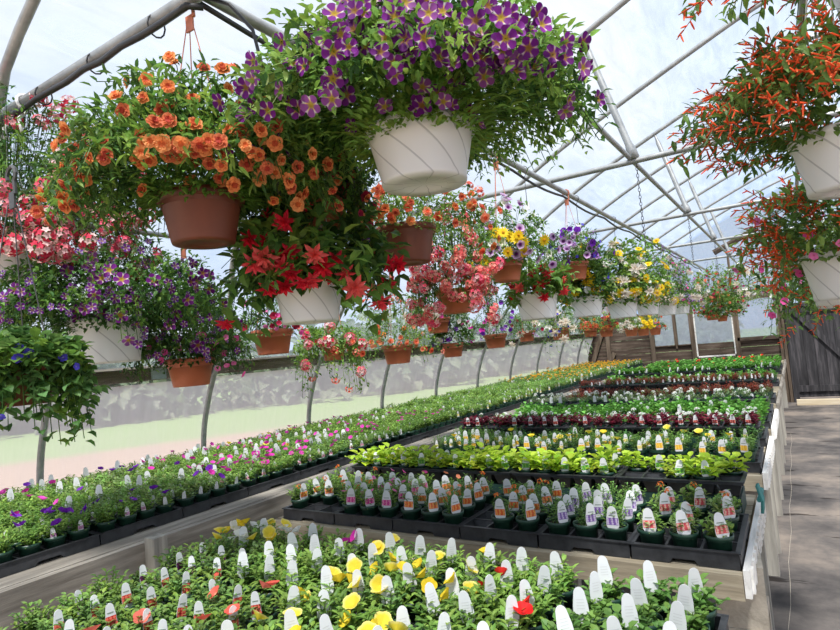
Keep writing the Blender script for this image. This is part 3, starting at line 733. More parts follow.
def whole(fo, tg, fl, nfl):
    """one-mesh version for pots that are only a few pixels"""
    k = (fo, tg, fl, nfl)
    if k in WHOLE: return rnd.choice(WHOLE[k])
    WHOLE[k] = []
    for v in range(3):
        mb = MB(); merge(mb, POT, Matrix.Identity(4)); merge(mb, FO[fo][v], Matrix.Translation((0, 0, PH)))
        if tg: merge(mb, TG['smallwhite' if tg == 'plain' and v else tg], Matrix.Translation((U(-.01, .01), -.038, PH + .008)) @ Matrix.Rotation(U(-.2, .3), 4, 'Z'))
        for j in range(nfl):
            th = U(0, 6.28); r = U(.0, .05)
            merge(mb, rnd.choice(FL[fl]), Matrix.Translation((r * math.cos(th), r * math.sin(th), PH + .085 + U(-.01, .02))) @ Matrix.Rotation(U(-.6, .6), 4, 'X'))
        WHOLE[k].append(mb.mesh('potted_plant'))
    return WHOLE[k][0]
_cache = {}
def mdata(me):
    if me.name not in _cache:
        cols = me.color_attributes['col'].data
        _cache[me.name] = ([v.co.copy() for v in me.vertices], [tuple(p.vertices) for p in me.polygons], [p.material_index for p in me.polygons],
                           [tuple(c.color)[:3] for c in cols], list(me.materials))
    return _cache[me.name]
def merge(mb, me, mat):
    vs, fs, mi, cs, mats = mdata(me); o = len(mb.v); mm = [mb.m(m) for m in mats]
    mb.v.extend([tuple(mat @ v) for v in vs]); mb.c.extend(cs)
    for f, k in zip(fs, mi): mb.f.append(tuple(i + o for i in f)); mb.mi.append(mm[k])
def far_plant(x, y, z, fo, tg, fl, nfl, label, cat, group):
    o = obj('potted_' + cat.replace(' ', '_'), whole(fo, tg, fl, nfl), loc=(x, y, z)); o.rotation_euler = (0, 0, U(-.5, .5) + math.atan2(-x, y) * 1.0); s = U(.9, 1.1); o.scale = (s, s, s * U(.9, 1.15))
    tag(o, label, cat, group); return o

# ------------------------------------------------------------------ nearest bench
NX0 = -2.215; NXW = 3 * PP + .018
ROWZ = BZ + .006
tx = [NX0 + NXW * (i + .5) for i in range(6)]
t0x = [-1.945 + .348 * (i + .5) for i in range(5)]
for j in range(3):
    cy = .32 + .45 * (j + .5) - .03
    for i, x in enumerate(t0x):
        tray(T34, x, cy, BZ, 'black plastic pot tray on nearest bench, %s row from the back, %s from left' % (nth(2 - j), nth(i)), 'black trays on the nearest bench')
for j in range(12):
    ti, r = divmod(j, 4); y = .32 + .45 * (ti + .5) - .03 + (r - 1.5) * PP
    for i in range(15):
        t_, c = divmod(i, 3); x = t0x[t_] + (c - 1) * PP
        p = (x + U(-.004, .004), y + U(-.004, .004), ROWZ)
        if not inview((p[0], p[1], BZ + .12), 110): continue
        back = 11 - j
        fo, tg, fl, nf, w = rnd.choice(('petunia', 'bushy', 'petunia')), 'plain', None, 0, 'green'
        if i < 3 and back < 2: fo, fl, nf, w = 'light', ['petwhite', 'petyellow', 'petwhite'], rnd.choice((2, 3, 4)), 'cream'; tg = rnd.choice((None, None, 'plain'))
        elif i < 3: fo, tg, w = 'bushy', 'darkpurple' if i < 1 or (back < 4 and i < 2) else 'red', 'leafy'
        elif i < 6 and back > 3: fo, tg, fl, nf, w = 'bushy', 'red', 'petcoral', rnd.choice((0, 1, 1, 2)), 'coral-red'
        elif i < 6: fl, nf, w = 'petmagenta', rnd.choice((0, 0, 1)), 'magenta'
        elif i < 10: fl, nf, w = 'petyellow', rnd.choice((0, 1, 2, 2)) if back > 0 else rnd.choice((0, 1)), 'yellow'
        elif i < 12: fo, fl, nf, w = 'petunia', 'petred', rnd.choice((0, 0, 1)), 'red'
        else: fo, w = 'lobed', 'lobed'
        if rnd.random() < .12: tg = None
        lab = '%s petunia%s, nearest bench, %s row from back, %s from left' % (w, ' with %s tag' % TAGW[tg] if tg else '', nth(back), nth(i))
        seedling(*p, fo, tg, fl, nf, lab, 'petunia', 'petunia pots on the nearest bench')

# ------------------------------------------------------------------ second bench, front trays
fy = 2.08
spec = [('orange', 'orange', 'smallorange', 'petunia'), ('magenta', 'magenta', 'pink', 'petunia'), ('orange', 'orange', 'smallorange', 'wispy'), ('orange', 'orange', 'smallorange', 'wispy'), ('violet', 'violet', 'blue', 'wispy'), ('salmon', 'salmon', 'smallorange', 'light')]
for i, x in enumerate(tx):
    w, tg, fl, fo = spec[i]
    tray(T34, x, fy + .22, BZ, 'black plastic tray of %s tagged pots, %s from left on the knotty bench' % (w, nth(i)), 'black trays on the knotty bench')
    for r in range(4):
        for c in range(3):
            if (i == 0 and r == 0 and c > 0) or (i == 3 and r < 3 and c == 0) or (i == 5 and (r, c) in ((1, 0), (2, 1), (1, 2))): continue
            px, py = x + (c - 1) * PP, fy + .22 + (r - 1.5) * PP
            nf = rnd.choice((0, 1, 1)) if w != 'violet' else 0
            if i == 5: nf = 1 if r > 0 else 0
            seedling(px, py, ROWZ, fo, tg, fl, nf, '%s tagged annual, knotty bench, %s tray from left, %s row, %s across' % (w, nth(i), nth(r), nth(c)), 'bedding annual', 'tagged pots in front trays of the knotty bench')

# raised rows of larger plants
def raised(y, n, z, fo, tg, fl, nf, desc, cat, skip=0.0, detail=True, x0=-2.22, x1=-.225, where='', crates=True, gaps=()):
    w = (x1 - x0) / n
    for i in range(n):
        x = x0 + w * (i + .5)
        if crates: crate(x, y + .01, .455, .2, z - BZ - .001, 'dark green crate beneath %s %s, %s from left' % (desc, where, nth(i)))
        tray(TL, x, y, z, 'black deep tray of %s %s, %s from left' % (desc, where, nth(i)), 'raised trays of ' + desc)
        for r in range(2):
            for c in range(5):
                if (i * 10 + r * 5 + c) in gaps or rnd.random() < skip: continue
                px, py = x + (c - 2) * .097, y + (r - .5) * .108
                lab = '%s %s, %s tray from left, %s row, %s pot' % (desc, where, nth(i), 'front' if r == 0 else 'back', nth(c))
                f2 = rnd.choice(fo) if isinstance(fo, list) else fo
                if detail: seedling(px, py, z + .004, f2, tg if (r == 0 and rnd.random() < .85) or rnd.random() < .2 else None, fl, nf if isinstance(nf, int) else rnd.choice(nf), lab, cat, desc + ' ' + where, scale=.86)
                else: far_plant(px, py, z + .004, f2, tg if r == 0 and rnd.random() < .8 else None, fl, nf if isinstance(nf, int) else rnd.choice(nf), lab, cat, desc + ' ' + where).scale = (.86, .86, .86)
raised(2.74, 4, .958, 'vine', 'green', None, 0, 'lime sweet potato vine', 'sweet potato vine', 0, True, where='behind orange-tagged pots', gaps=(30, 31, 34))
# low rows
def low(y, rows, fo, tgs, fl, nf, desc, cat, where, x0=-2.215, cols=18, skip=0.0, detail=False, tray_on=True, tagrows=99):
    nt = (cols + 2) // 3
    for i in range(nt):
        x = x0 + NXW * (i + .5)
        me = T34
        for tr in range((rows + 3) // 4):
            tray(me, x, y + .22 + tr * .435, BZ, 'black tray of %s %s, %s from left%s' % (desc, where, nth(i), ', back row' if tr else ''), 'trays of ' + desc + ' ' + where)
        for r in range(rows):
            for c in range(3):
                if rnd.random() < skip: continue
                px, py = x + (c - 1) * PP, y + .22 + (r - 1.5) * PP + (r // 4) * .015
                lab = '%s %s, %s tray from left, %s row, %s across' % (desc, where, nth(i), nth(r), nth(c))
                f2 = rnd.choice(fo) if isinstance(fo, list) else fo
                tg = rnd.choice(tgs) if r < tagrows else None
                n_ = nf if isinstance(nf, int) else rnd.choice(nf)
                (seedling if detail else far_plant)(px, py, ROWZ, f2, tg, fl, n_, lab, cat, desc + ' ' + where)
low(3.44, 4, ['marigold', 'wispy'], ['yellow', 'yellow', 'smallyellow'], 'petyellow', (0, 0, 0, 0, 1), 'yellow-tagged marigold', 'marigold', 'behind lime vines')
raised(4.02, 4, .975, 'coleus', 'burgundy', 'alyssum', (0, 0, 0, 1), 'burgundy coleus', 'coleus', .12, False, where='behind marigolds')
low(4.16, 3, ['alyssum', 'geranium'], ['plain', None], 'alyssum', (0, 1, 3), 'white alyssum', 'alyssum', 'behind burgundy coleus', tray_on=False)
low(4.86, 3, 'geranium', ['plain'], None, 0, 'green geranium', 'geranium', 'on fourth bench', skip=.05)
raised(5.32, 4, .98, 'alyssum', 'plain', 'alyssum', (1, 2, 2), 'wispy white alyssum', 'alyssum', .28, False, where='on fourth bench')
low(5.42, 4, ['alyssum'], [None, 'plain'], 'alyssum', (0, 1, 2), 'small white alyssum', 'alyssum', 'behind fourth bench', skip=.1)
low(6.32, 4, ['brown', 'brown', 'brown', 'alyssum'], ['smallwhite', None, None, None], None, 0, 'brownish coleus', 'coleus', 'on fifth bench')
raised(6.93, 4, .99, 'brown', 'smallwhite', None, 0, 'rusty brown coleus', 'coleus', .05, False, where='on fifth bench')
low(7.9, 4, ['alyssum', 'geranium'], ['plain'], None, 0, 'pale green seedling', 'seedling', 'on sixth bench')
raised(8.6, 4, .99, 'geranium', 'plain', 'smallorange', (0, 0, 1), 'green geranium', 'geranium', .0, False, where='on sixth bench')
low(9.62, 4, 'geranium', ['plain', None], 'pink', (0, 0, 0, 1), 'bright green geranium', 'geranium', 'on seventh bench')
low(10.5, 8, 'geranium', [None], 'petred', (0, 0, 0, 0, 1), 'tall geranium', 'geranium', 'nearest far wall')

# ------------------------------------------------------------------ long side bench
SX = [-2.80 - .3275 * (k + .5) for k in range(4)]
pots = []
jt = 0; y = .62
ty = []
while y < 13.2: ty.append(y + .22); y += .437
for j, cy in enumerate(ty):
    for k, cx in enumerate(SX):
        if not inview((cx, cy, 1.0), 60): continue
        if cy < 7.5:
            o = tray(T34, cx, cy, BZ, 'black pot tray on the side bench, %s column from aisle, %s from near end' % (nth(k), nth(j)), 'black trays on the long side bench')
        for r in range(4):
            for c in range(3): pots.append((cx + (1 - c) * PP, cy + (r - 1.5) * PP, k * 3 + c, j * 4 + r))
mbt = MB()
for j, cy in enumerate(ty):
    if cy < 7.5: continue
    for cx in SX: merge(mbt, T34, Matrix.Translation((cx, cy, BZ)))
tag(obj('far_trays', mbt), 'black trays merging at the far end of the side bench', 'trays', None, 'stuff')
def side_kind(x, y, col):
    """what grows where on the side bench"""
    u = y + U(-.15, .15)
    if u < 1.75: return ('petunia', 'smallpurple' if col < 3 else 'plain', 'petpurple' if col < 4 else 'petmagenta', (0, 0, 1, 2) if col < 4 else (0, 0, 0, 1), 'purple')
    if u < 2.3: return ('light', 'smallwhite' if col < 3 else 'plain', 'petpurple', (0, 0, 0, 1), 'pale-leaved')
    if u < 3.1: return ('petunia', 'smallpink' if col < 3 else 'violet' if col < 8 else 'plain', 'petmagenta', (0, 1, 2) if col < 5 else (0, 0, 1), 'magenta')
    if u < 3.9: return ('bushy', 'smallpink' if col < 3 else 'violet' if col < 5 else 'yellow' if col < 9 else 'salmon', rnd.choice(['petmagenta', 'petyellow']) if col > 5 else 'petmagenta', (0, 0, 1), 'pink or yellow')
    if u < 5.0: return ('petunia', 'smallwhite' if col < 6 else 'salmon', 'petmagenta', (0, 0, 0, 1), 'deep pink')
    if u < 7.2: return (rnd.choice(['bushy', 'light', 'petunia']), 'smallyellow', None, (0,), 'green')
    if u < 8.6: return (rnd.choice(['light', 'wispy']), 'smallyellow', None, (0,), 'green')
    if 9.6 < u < 10.6: return ('light', 'plain', 'marigold', (0, 0, 1), 'pale green')
    return (rnd.choice(['marigold', 'light']), 'plain', 'marigold', (0, 1, 2) if u < 9.6 else (0, 1, 2, 3), 'orange')
cats = {'bedding plant': [], 'vinca': [], 'marigold': []}
for x, y, col, row in pots:
    if not inview((x, y, BZ + .13), 40): continue
    fo, tg, fl, nf, w = side_kind(x, y, col)
    cat = 'bedding plant' if y < 5.0 else 'vinca' if y < 8.6 else 'marigold'
    cats[cat].append((depth((x, y, 1)), x, y, col, row, fo, tg, fl, nf, w))
mbs = {'bedding plant': MB(), 'vinca': MB(), 'marigold': MB()}
for cat, L_ in cats.items():
    L_.sort()
    for q, (dp, x, y, col, row, fo, tg, fl, nf, w) in enumerate(L_):
        n_ = rnd.choice(nf) if nf else 0
        if tg and rnd.random() < (.3 if col < 3 else .5): tg = None
        if tg == 'plain' and col > 2: tg = rnd.choice(('plain', 'smallwhite'))
        lab = '%s %s, side bench, %s row from aisle, %s from near end' % (w, cat, nth(col), nth(row))
        x += U(-.004, .004); y += U(-.004, .004)
        if cat == 'bedding plant' and q < 295: seedling(x, y, ROWZ, fo, tg, fl, n_, lab, cat, cat + ' pots on the side bench')
        elif cat != 'bedding plant' and q < 290:
            far_plant(x, y, ROWZ, fo, tg, fl, n_, lab, cat, cat + ' pots on the side bench')
        else:
            merge(mbs[cat], whole(fo, tg, fl, min(n_, 2)), Matrix.Translation((x, y, ROWZ)) @ Matrix.Rotation(U(-.5, .5), 4, 'Z'))
for cat, m_ in mbs.items():
    if m_.v: tag(obj('distant_%s_pots' % cat.replace(' ', '_'), m_), 'mass of %s pots filling the side bench further back' % cat, cat, None, 'stuff')

# ------------------------------------------------------------------ hanging baskets
def pot_mesh(D, white, hr=.58, brown=False):
    mb = MB(); R = D / 2; h = D * hr; m = M['pot_white'] if white else M['brown' if brown else 'terracotta']  # brown means terracotta with shade worked into its colour
    prof = [(.0005, -h + .004), (R * .40, -h + .004), (R * .42, -h), (R * .70, -h), (R * .72, -h + .006), (R * .90, -.03 * D / .28), (R * .91, -.026), (R * 1.0, -.024), (R * 1.01, -.002), (R * .97, 0), (R * .93, -.004), (R * .90, -.04)]
    if white: prof = [(.0005, -h + .004), (R * .40, -h + .004), (R * .42, -h), (R * .76, -h), (R * .78, -h + .008), (R * .775, -h + .02), (R * .93, -.03), (R * .94, -.02), (R * 1.0, -.018), (R * 1.01, -.002), (R * .97, 0), (R * .93, -.004), (R * .90, -.04)]
    mb.lathe(prof, m, 40); mb.lathe([(R * .91, -.03), (.0005, -.02)], M['soil'], 24)
    return mb
def basket_foliage(D, rx0, rx1, up, down, lf, wf, cols, nshoot, per, front, ang, wide, flat):
    """shoots rise from the soil and arch outwards, the outer ones trail. ang = direction of the photographer-side axis."""
    mb = MB(); tips = []; R = D / 2
    c = V((0, 0, -.01))
    ca, sa = math.cos(ang), math.sin(ang)          # sideways axis
    for i in range(nshoot):
        th = U(0, 2 * PI); lat = math.cos(th)
        rx = (rx1 if lat > 0 else rx0); ry = min(max(rx0, rx1), (rx0 + rx1) / 2 * wide)
        if rnd.random() < flat:
            ph = math.acos(U(0.02, 1)); k = U(.72, 1.04)
            l = math.cos(th) * math.sin(ph) * rx * k; f = math.sin(th) * math.sin(ph) * ry * k; z = math.cos(ph) * up * k
        else:
            k = U(0, 1) ** .6; l = math.cos(th) * rx * (.55 + .45 * k); f = math.sin(th) * ry * (.55 + .45 * k)
            dn = down * U(.1, 1) * (.55 + .45 * abs(math.cos(th)))
            if math.sin(th) < -.15 and abs(l) < R * 1.25 and front: dn *= 1 - front
            z = -dn + up * .1
            if math.hypot(l, f) < R * 1.08: s_ = R * 1.12 / max(.01, math.hypot(l, f)); l *= s_; f *= s_
        tip = V((l * ca - f * sa, l * sa + f * ca, z)); hz = V((tip.x, tip.y, 0)); hr = hz.length or 1
        b = hz * (min(R * .85, hr * .5) / hr) * U(.3, 1) + V((0, 0, -.01))
        ctrl = hz * (.75 if z > 0 else .95) * (1 if hr > R else .8) + V((0, 0, max(z, 0) * .75 + max(up * .45, .03)))
        tips.append((tip, (tip - ctrl).normalized() + V((0, 0, .25)) + (tip - V((0, 0, -.02))).normalized()))
        col = vary(rnd.choice(cols), .25)
        bz = lambda t: b * (1 - t) ** 2 + ctrl * (2 * t * (1 - t)) + tip * (t * t)
        if i % 2: mm_ = bz(U(.62, .85)); tips.append((mm_ * 1.04 + V((0, 0, .01)), V((mm_.x, mm_.y, mm_.z * .6 + .05))))
        mb.tube([bz(.3), bz(.7), bz(1)], .0014, M['leaf'], 3, tuple(x * .8 for x in col), False)
        for j in range(per):
            t = .30 + .72 * ((j + U(0, 1)) / per) ** .75; p = bz(min(t, 1)); tg_ = (bz(min(1, t + .05)) - bz(max(0, t - .05))).normalized()
            a = j * 2.4 + i; s1 = tg_.orthogonal().normalized(); s2 = tg_.cross(s1)
            d = (s1 * math.cos(a) + s2 * math.sin(a)) * 1.0 + tg_ * .55 + V((0, 0, .12))
            mb.leaf(p + V((U(-1, 1), U(-1, 1), U(-1, 1))) * lf * .5, d, V((0, 0, 1)) + s1 * .4, lf * U(.65, 1.2), wf * U(.8, 1.2), vary(col, .15), .2, .22)
    for i in range(nshoot // 9):
        th = U(0, 2 * PI); r_ = R * U(1.0, 1.35); h_ = V((math.cos(th), math.sin(th), 0)); tips.append((h_ * r_ + V((0, 0, U(-.15, .6) * R)), h_ + V((0, 0, .2))))
    # leaves spilling over the rim all round, and the dense inside of the plant
    for i in range(int(nshoot * per * .32)):
        th = U(0, 2 * PI)
        if i % 3 == 0: r_ = R * U(.85, 1.25); z = U(-.30, .3) * R
        elif i % 3 == 1: r_ = R * U(.2, 1.35); z = U(0, .75) * up
        else: r_ = U(.3, .85) * min(rx0, rx1); z = U(-.1, .6) * up
        d = V((math.cos(th), math.sin(th), U(-.5, .7)))
        mb.leaf(V((math.cos(th) * r_, math.sin(th) * r_, z)), d, V((0, 0, 1)), lf * U(.8, 1.3), wf * U(.9, 1.4), vary(cols[0], .3), .2, .25)
    return mb, tips
nb = 0
def basket(px, py, w, bb, pot, flowers, nfl, label, plane=('x', PX), lf=.03, wf=.011, cols=(LG, LG2, LD), nshoot=150, per=12, front=.85, wide=.9, flat=.55, detail=True, hanger=None, top=PZ, Dfix=None, fscale=1.0, group='hanging flower baskets', curve=False, hr=.58, bias=.5, hm=None, dense=1.35):
    nshoot = int(nshoot * dense); nfl = int(nfl * (1.4 if dense > 1.5 else 1))
    c = on_x(px, py, plane[1]) if plane[0] == 'x' else on_y(px, py, plane[1])
    dp = depth(c); D = Dfix or w * dp / FPX
    k = dp / FPX
    e = empty('hanging_basket', c, 0); tag(e, label, 'hanging basket', group)
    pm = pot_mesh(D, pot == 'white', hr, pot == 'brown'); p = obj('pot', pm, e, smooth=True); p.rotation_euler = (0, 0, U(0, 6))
    # hanger
    hm = hm or (M['hanger_white'] if pot == 'white' else M['hanger_brown'])
    hz = min(top - c.z - .03, .64); hx = (plane[1] - c.x) if plane[0] == 'x' else 0; mbh = MB()
    for i in range(3):
        a = 2 * PI * i / 3 + .5; mbh.tube([(D / 2 * .97 * math.cos(a), D / 2 * .97 * math.sin(a), -.012), (.012 * math.cos(a), .012 * math.sin(a), hz - .06)], .0018, hm if hz > .3 else hm, 5)
    mbh.box(-.016, -.003, hz - .07, .016, .003, hz - .02, hm)
    hg = obj('hanger', mbh, e)
    zt = top - c.z
    mbk = MB(); g = .026
    pts = [V((0, 0, hz - .03)), V((0, 0, zt - .05))] if zt - hz > .06 else [V((.02, 0, hz - .03))]
    pts += [V((g * math.cos(t), 0, zt + g * math.sin(t))) for t in [-.9 + k_ * .5 for k_ in range(10)]]
    mbk.tube(pts, .0025 if zt - hz > .06 else .006, M['wire'] if zt - hz > .06 else hm, 5); obj('hook', mbk, hg)
    x0, y0, x1, y1 = bb; lf *= 1.12; wf *= 1.12
    ang = math.atan2(-ROT[0][2] * 0 + X_axis.y, X_axis.x)
    rx0 = (px - x0) * k; rx1 = (x1 - px) * k; up = (py - y0) * k; dn = (y1 - py) * k
    mbf, tips = basket_foliage(D, rx0, rx1, up, dn, lf, wf, cols, nshoot, per, front, ang, wide, flat)
    obj('foliage', mbf, e)
    aisle = (CAM - c).normalized()      # most blooms open on the bright aisle side
    tips = sorted(tips, key=lambda t: -(t[0].normalized().dot(aisle) * bias + U(-.6, .6)))
    out = MB()
    for i in range(min(nfl, len(tips))):
        t, d = tips[i]; kd = flowers[i % len(flowers)]
        d = (d.normalized() * .8 + aisle * .45 + V((U(-.5, .5), U(-.5, .5), U(-.5, .5)))).normalized()
        if kd == 'begonia': d = (d * .6 + V((0, 0, -.5))).normalized()
        q = d.to_track_quat('Z', 'Y'); me = rnd.choice(FL[kd]); s = fscale * {'cuphea': .9, 'pink': .95, 'star': 1.3, 'orange': 1.05, 'begonia': 1.0, 'coral': 1.1, 'blue': 1.0}.get(kd, 1.2) * U(.85, 1.15)
        if kd == 'cuphea': d = (tips[i][1].normalized() + V((0, 0, .3)) + V((U(-.3, .3), U(-.3, .3), U(-.3, .3)))).normalized(); q = d.to_track_quat('Z', 'Y')
        if detail and i < 100:
            o = obj('flower', me, e, t + d * .022); o.rotation_mode = 'QUATERNION'; o.rotation_quaternion = q; o.scale = (s,) * 3
        else: merge(out, me, Matrix.Translation(t + d * .006) @ q.to_matrix().to_4x4() @ Matrix.Scale(s, 4))
    if out.v: tag(obj('blossoms', out, e), kind='stuff')
    return e
X_axis = RW @ V((1, 0, 0))
LOWP = dict(plane=('x', LX), top=LZ)
GV = (LG, LG2, LD, (.10, .19, .05))
# the big ones at the front
b1 = basket(201, 196, 84, (60, 76, 335, 232), 'brown', ['orange'], 140, 'large terracotta basket of orange double flowers hanging top left, darkened to look shaded', plane=('y', 1.13), lf=.034, wf=.0095, cols=GV, nshoot=430, per=13, front=.9, hanger=1, top=2.78)
d1 = MB()
for k in range(9): d1.leaf(V((U(-.05, .0), U(-.03, .03), .12)), V((U(-.7, .9), U(-.3, .3), 1)), V((0, -1, .3)), U(.16, .24), .05, vary((.030, .006, .018), .2), .2, .25)
obj('dark_leaves', d1, b1)['label'] = 'dark purple upright leaves'
basket(10, 245, 62, (-70, 92, 142, 300), 'white', ['verbena'], 120, 'white basket with pink and white verbena at the left edge', plane=('y', 1.13), lf=.026, wf=.010, cols=(LD, LG, (.09, .13, .05)), nshoot=420, per=12, front=.4, flat=.5, top=2.78, fscale=1.0)
basket(420, 131, 110, (235, 20, 602, 168), 'white', ['star'], 190, 'large white basket of purple and yellow star flowers, top centre', plane=('x', -.83), top=2.845, lf=.031, wf=.012, cols=(LG2, LG, (.24, .38, .09), LD), nshoot=560, per=13, front=.75, flat=.72, hr=.5, bias=.75)
basket(318, 195, 60, (235, 95, 372, 275), 'terracotta', ['burgundy', 'orange', 'starsmall'], 80, 'shaded dark-flowered basket between the orange and purple baskets', plane=('x', -1.42), lf=.028, wf=.012, cols=(LD, (.06, .1, .035), LG), nshoot=320, per=11)
basket(107, 320, 74, (-5, 240, 240, 372), 'white', ['starsmall', 'starsmall', 'star'], 130, 'white swirl pot of small purple flowers below the orange basket', **LOWP, lf=.024, wf=.012, cols=(LD, LG), nshoot=420, per=12, front=.8, fscale=1.0)
basket(190, 358, 48, (128, 292, 252, 385), 'terracotta', ['starsmall', 'pink'], 50, 'small terracotta pot of purple and pink flowers hanging lower left', **LOWP, lf=.024, wf=.012, cols=(LD, LG), nshoot=220, per=10, front=.95)
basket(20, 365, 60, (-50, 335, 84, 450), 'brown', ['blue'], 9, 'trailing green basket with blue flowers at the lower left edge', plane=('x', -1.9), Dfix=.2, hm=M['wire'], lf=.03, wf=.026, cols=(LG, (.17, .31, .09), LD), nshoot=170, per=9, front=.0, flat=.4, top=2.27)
basket(308, 281, 72, (218, 192, 402, 345), 'white', ['begonia'], 28, 'white swirl pot of drooping red begonias beneath the purple basket', lf=.065, wf=.030, cols=(LD, LG, LG2), nshoot=110, per=7, front=.55, flat=.5)
basket(272, 330, 42, (236, 285, 302, 345), 'terracotta', ['pink', 'burgundy'], 26, 'small terracotta pot of dark pink flowers behind the red begonias', **LOWP, lf=.022, wf=.009, cols=(LD, LG), nshoot=70, per=9, front=.9)
basket(405, 228, 62, (338, 186, 500, 268), 'brown', ['coral', 'orange'], 80, 'terracotta basket darkened to look shaded, coral and orange flowers, under the white pot', lf=.024, wf=.010, cols=(LG2, LG), nshoot=130, per=10, front=.85)
basket(455, 290, 40, (405, 212, 500, 330), 'terracotta', ['salmon', 'salmon', 'verbena'], 95, 'basket overflowing with salmon pink verbena right of centre', plane=('x', -1.5), lf=.024, wf=.010, cols=(LG, LD), nshoot=170, per=9, front=0, flat=.45, top=PZ)
basket(437, 318, 26, (408, 285, 470, 335), 'terracotta', ['pink', 'white'], 24, 'terracotta pot half hidden under salmon verbena', **LOWP, lf=.024, wf=.012, cols=(LD, LG), nshoot=60, per=8, front=.9)
basket(397, 345, 32, (345, 290, 442, 372), 'terracotta', ['coral', 'smallorange'], 50, 'terracotta pot of coral flowers right of the red begonias', **LOWP, lf=.024, wf=.010, cols=(LG, LG2), nshoot=110, per=9, front=.8)
basket(333, 345, 26, (290, 322, 365, 402), 'terracotta', ['verbena', 'coral'], 22, 'trailing pink-flowered basket hanging below the red begonias', **LOWP, lf=.026, wf=.013, cols=(LG, LG2), nshoot=100, per=9, front=0, flat=.3)
basket(452, 343, 24, (430, 300, 477, 352), 'terracotta', ['petwhite', 'petpurple'], 20, 'terracotta pot of white and purple flowers left of violet basket', **LOWP, lf=.03, wf=.018, cols=(LD, LG), nshoot=60, per=8, front=.95, fscale=.8)
basket(505, 261, 36, (468, 200, 560, 285), 'terracotta', ['daisy', 'petlilac', 'petlilac', 'petwhite'], 46, 'terracotta basket of yellow daisies and lilac petunias', lf=.03, wf=.014, cols=(LG, LG2, LD), nshoot=120, per=9, front=.85)
basket(573, 263, 30, (538, 226, 612, 285), 'terracotta', ['petlilac', 'blue', 'petpurple', 'lavender'], 44, 'terracotta basket of purple and blue flowers beside the daisies', lf=.026, wf=.012, cols=(LG, LD), nshoot=110, per=9, front=.85)
basket(536, 294, 44, (505, 262, 575, 318), 'white', ['begonia', 'begonia'], 12, 'white swirl pot with red begonia blooms right of the verbena', lf=.06, wf=.03, cols=(LG, LG2), nshoot=60, per=6, front=.9)
basket(495, 334, 24, (468, 288, 542, 345), 'terracotta', ['lavender', 'petmagenta', 'petpurple'], 40, 'terracotta pot of violet and magenta flowers left of the white pots', **LOWP, lf=.026, wf=.010, cols=(LD, LG), nshoot=80, per=8, front=.9, fscale=.85)
basket(526, 331, 18, (508, 314, 548, 350), 'terracotta', ['white', 'burgundy'], 16, 'small terracotta pot of dark trailing flowers under the begonia pot', **LOWP, lf=.022, wf=.010, cols=(LD, LG), nshoot=50, per=8)
FAR = dict(detail=False, fscale=1.3, dense=1.7)
basket(586, 297, 34, (558, 240, 614, 305), 'white', ['petwhite', 'blue', 'daisy'], 34, 'first white pot in the row of four, with blue and yellow flowers', lf=.05, wf=.03, cols=(LG, LD, LG2), nshoot=90, per=7, front=.9, **FAR)
basket(622, 300, 31, (596, 240, 652, 312), 'white', ['white', 'daisy', 'white'], 44, 'second white pot in the row, cream begonias with yellow daisies', lf=.055, wf=.034, cols=(LG, LG2), nshoot=90, per=7, front=.9, **FAR)
basket(647, 301, 24, (622, 236, 676, 312), 'white', ['daisy', 'white', 'daisy'], 50, 'third white pot in the row topped by bright yellow daisies', lf=.05, wf=.03, cols=(LG, LG2), nshoot=90, per=7, front=.9, **FAR)
basket(666, 303, 21, (640, 250, 696, 312), 'white', ['lavender', 'pink', 'white'], 50, 'fourth white pot in the row with lavender flower spikes', lf=.04, wf=.02, cols=(LG, LD), nshoot=90, per=7, front=.9, **FAR)
basket(681, 304, 17, (655, 258, 712, 314), 'white', ['white', 'pink', 'lavender'], 60, 'farthest white pot of the main row with white and mauve blooms', lf=.04, wf=.02, cols=(LG2, LG), nshoot=90, per=7, front=.9, **FAR)
for px, w, fl, d_, bb in ((560, 20, ['white', 'blue'], 'white and blue trailing', (543, 308, 590, 362)), (590, 15, ['coral', 'orange'], 'rust-orange', (578, 312, 602, 335)), (606, 15, ['burgundy', 'orange'], 'dark red and orange', (595, 313, 620, 334)),
                      (631, 14, ['white', 'alyssum'], 'white', (615, 312, 642, 333)), (643, 13, ['daisy'], 'yellow daisy', (633, 313, 656, 332)), (655, 12, ['pink', 'coral'], 'pink', (646, 312, 668, 332))):
    basket(px, 328, w, bb, 'terracotta', fl, 22, 'small terracotta pot of %s flowers beneath the white pots' % d_, **LOWP, lf=.03, wf=.015, cols=(LG, LD, LG2), nshoot=50, per=7, front=.9 if px > 570 else 0, **FAR)
basket(712, 312, 14, (690, 262, 744, 320), 'terracotta', ['orange', 'burgundy', 'coral'], 60, 'far terracotta basket of orange and dark red flowers', plane=('x', -1.25), top=PZ, lf=.05, wf=.025, cols=(LG, LG2), nshoot=110, per=7, front=.9, **FAR)
basket(722, 315, 11, (700, 285, 748, 320), 'terracotta', ['burgundy', 'coral'], 30, 'farthest terracotta basket behind the orange and red one', plane=('x', -1.05), top=2.82, lf=.05, wf=.025, cols=(LG, LD), nshoot=70, per=7, front=.9, **FAR)
basket(738, 299, 18, (716, 264, 792, 316), 'white', ['white', 'petwhite', 'lavender', 'pink'], 70, 'white pot with cream flowers near the far window', plane=('x', -.83), top=2.845, lf=.045, wf=.025, cols=(LG2, (.25, .36, .12)), nshoot=130, per=7, front=.9, **FAR)
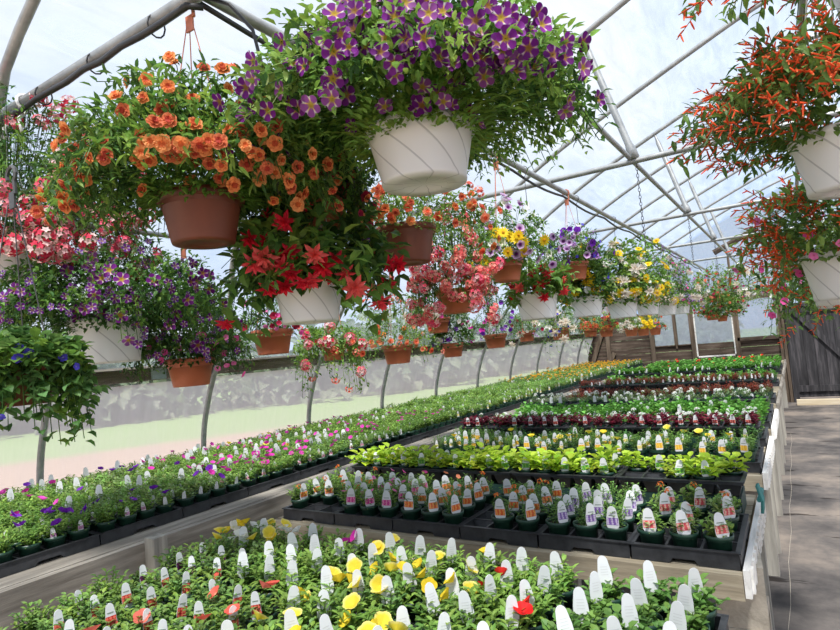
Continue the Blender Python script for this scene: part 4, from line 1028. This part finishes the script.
# firecracker plants over the aisle
CU = dict(lf=.036, wf=.0125, bias=.3, dense=1, cols=((.16, .28, .06), (.11, .21, .05), (.2, .33, .08)))
AX = .16
basket(880, -55, 104, (690, -175, 1000, 4), 'white', ['cuphea'], 60, 'white pot with red tubular flowers cut by the top right corner', plane=('x', .26), top=2.86, nshoot=120, per=9, front=.4, **CU)
basket(846, 133, 100, (690, 30, 1010, 150), 'white', ['cuphea'], 170, 'large white swirl pot of orange-red firecracker flowers, upper right', plane=('x', AX), top=2.86, nshoot=230, per=10, front=.9, flat=.85, **CU)
basket(845, 252, 80, (742, 168, 960, 300), 'white', ['cuphea', 'cuphea', 'cuphea', 'cuphea', 'pink'], 130, 'middle white swirl pot of firecracker flowers at right edge', plane=('x', AX), top=2.86, nshoot=200, per=10, front=.9, flat=.8, **CU)
basket(838, 272, 56, (765, 225, 900, 320), 'white', ['cuphea', 'pink'], 50, 'third white pot of firecracker flowers down the right side', plane=('x', AX), top=2.86, nshoot=110, per=8, front=.7, flat=.7, **CU)
basket(832, 287, 36, (770, 255, 880, 345), 'white', ['pink', 'cuphea'], 24, 'farthest white pot of the right row, trailing green stems', plane=('x', AX), top=2.86, nshoot=110, per=8, front=.5, flat=.4, **CU)

# ------------------------------------------------------------------ light
w = bpy.data.worlds.new('sky'); SC.world = w; w.use_nodes = True; N = w.node_tree.nodes; L = w.node_tree.links; N.clear()
out = N.new('ShaderNodeOutputWorld'); bg = N.new('ShaderNodeBackground'); bg.inputs[1].default_value = .86
tc = N.new('ShaderNodeTexCoord'); no = N.new('ShaderNodeTexNoise'); no.inputs['Scale'].default_value = 2.2; no.inputs['Detail'].default_value = 6
L.new(tc.outputs['Generated'], no.inputs[0])
r = ramp(N, [(.36, (.48, .66, .95)), (.52, (.74, .84, .99)), (.66, (.95, .97, 1.0))]); L.new(no.outputs[0], r.inputs[0])
L.new(r.outputs[0], bg.inputs[0]); L.new(bg.outputs[0], out.inputs[0])
sl = bpy.data.lights.new('sun', 'SUN'); sl.energy = 7.0; sl.angle = math.radians(6); sl.color = (1, .96, .9)
so = bpy.data.objects.new('sun', sl); COL.objects.link(so); so.rotation_euler = V((-.25, .5, -1)).to_track_quat('-Z', 'Y').to_euler()
SC.view_settings.view_transform = 'Standard'; SC.view_settings.look = 'None'; SC.view_settings.gamma = 1; SC.view_settings.exposure = .2
SC.view_settings.use_curve_mapping = False
SC.cycles.max_bounces = 8; SC.cycles.transparent_max_bounces = 12; SC.cycles.diffuse_bounces = 4
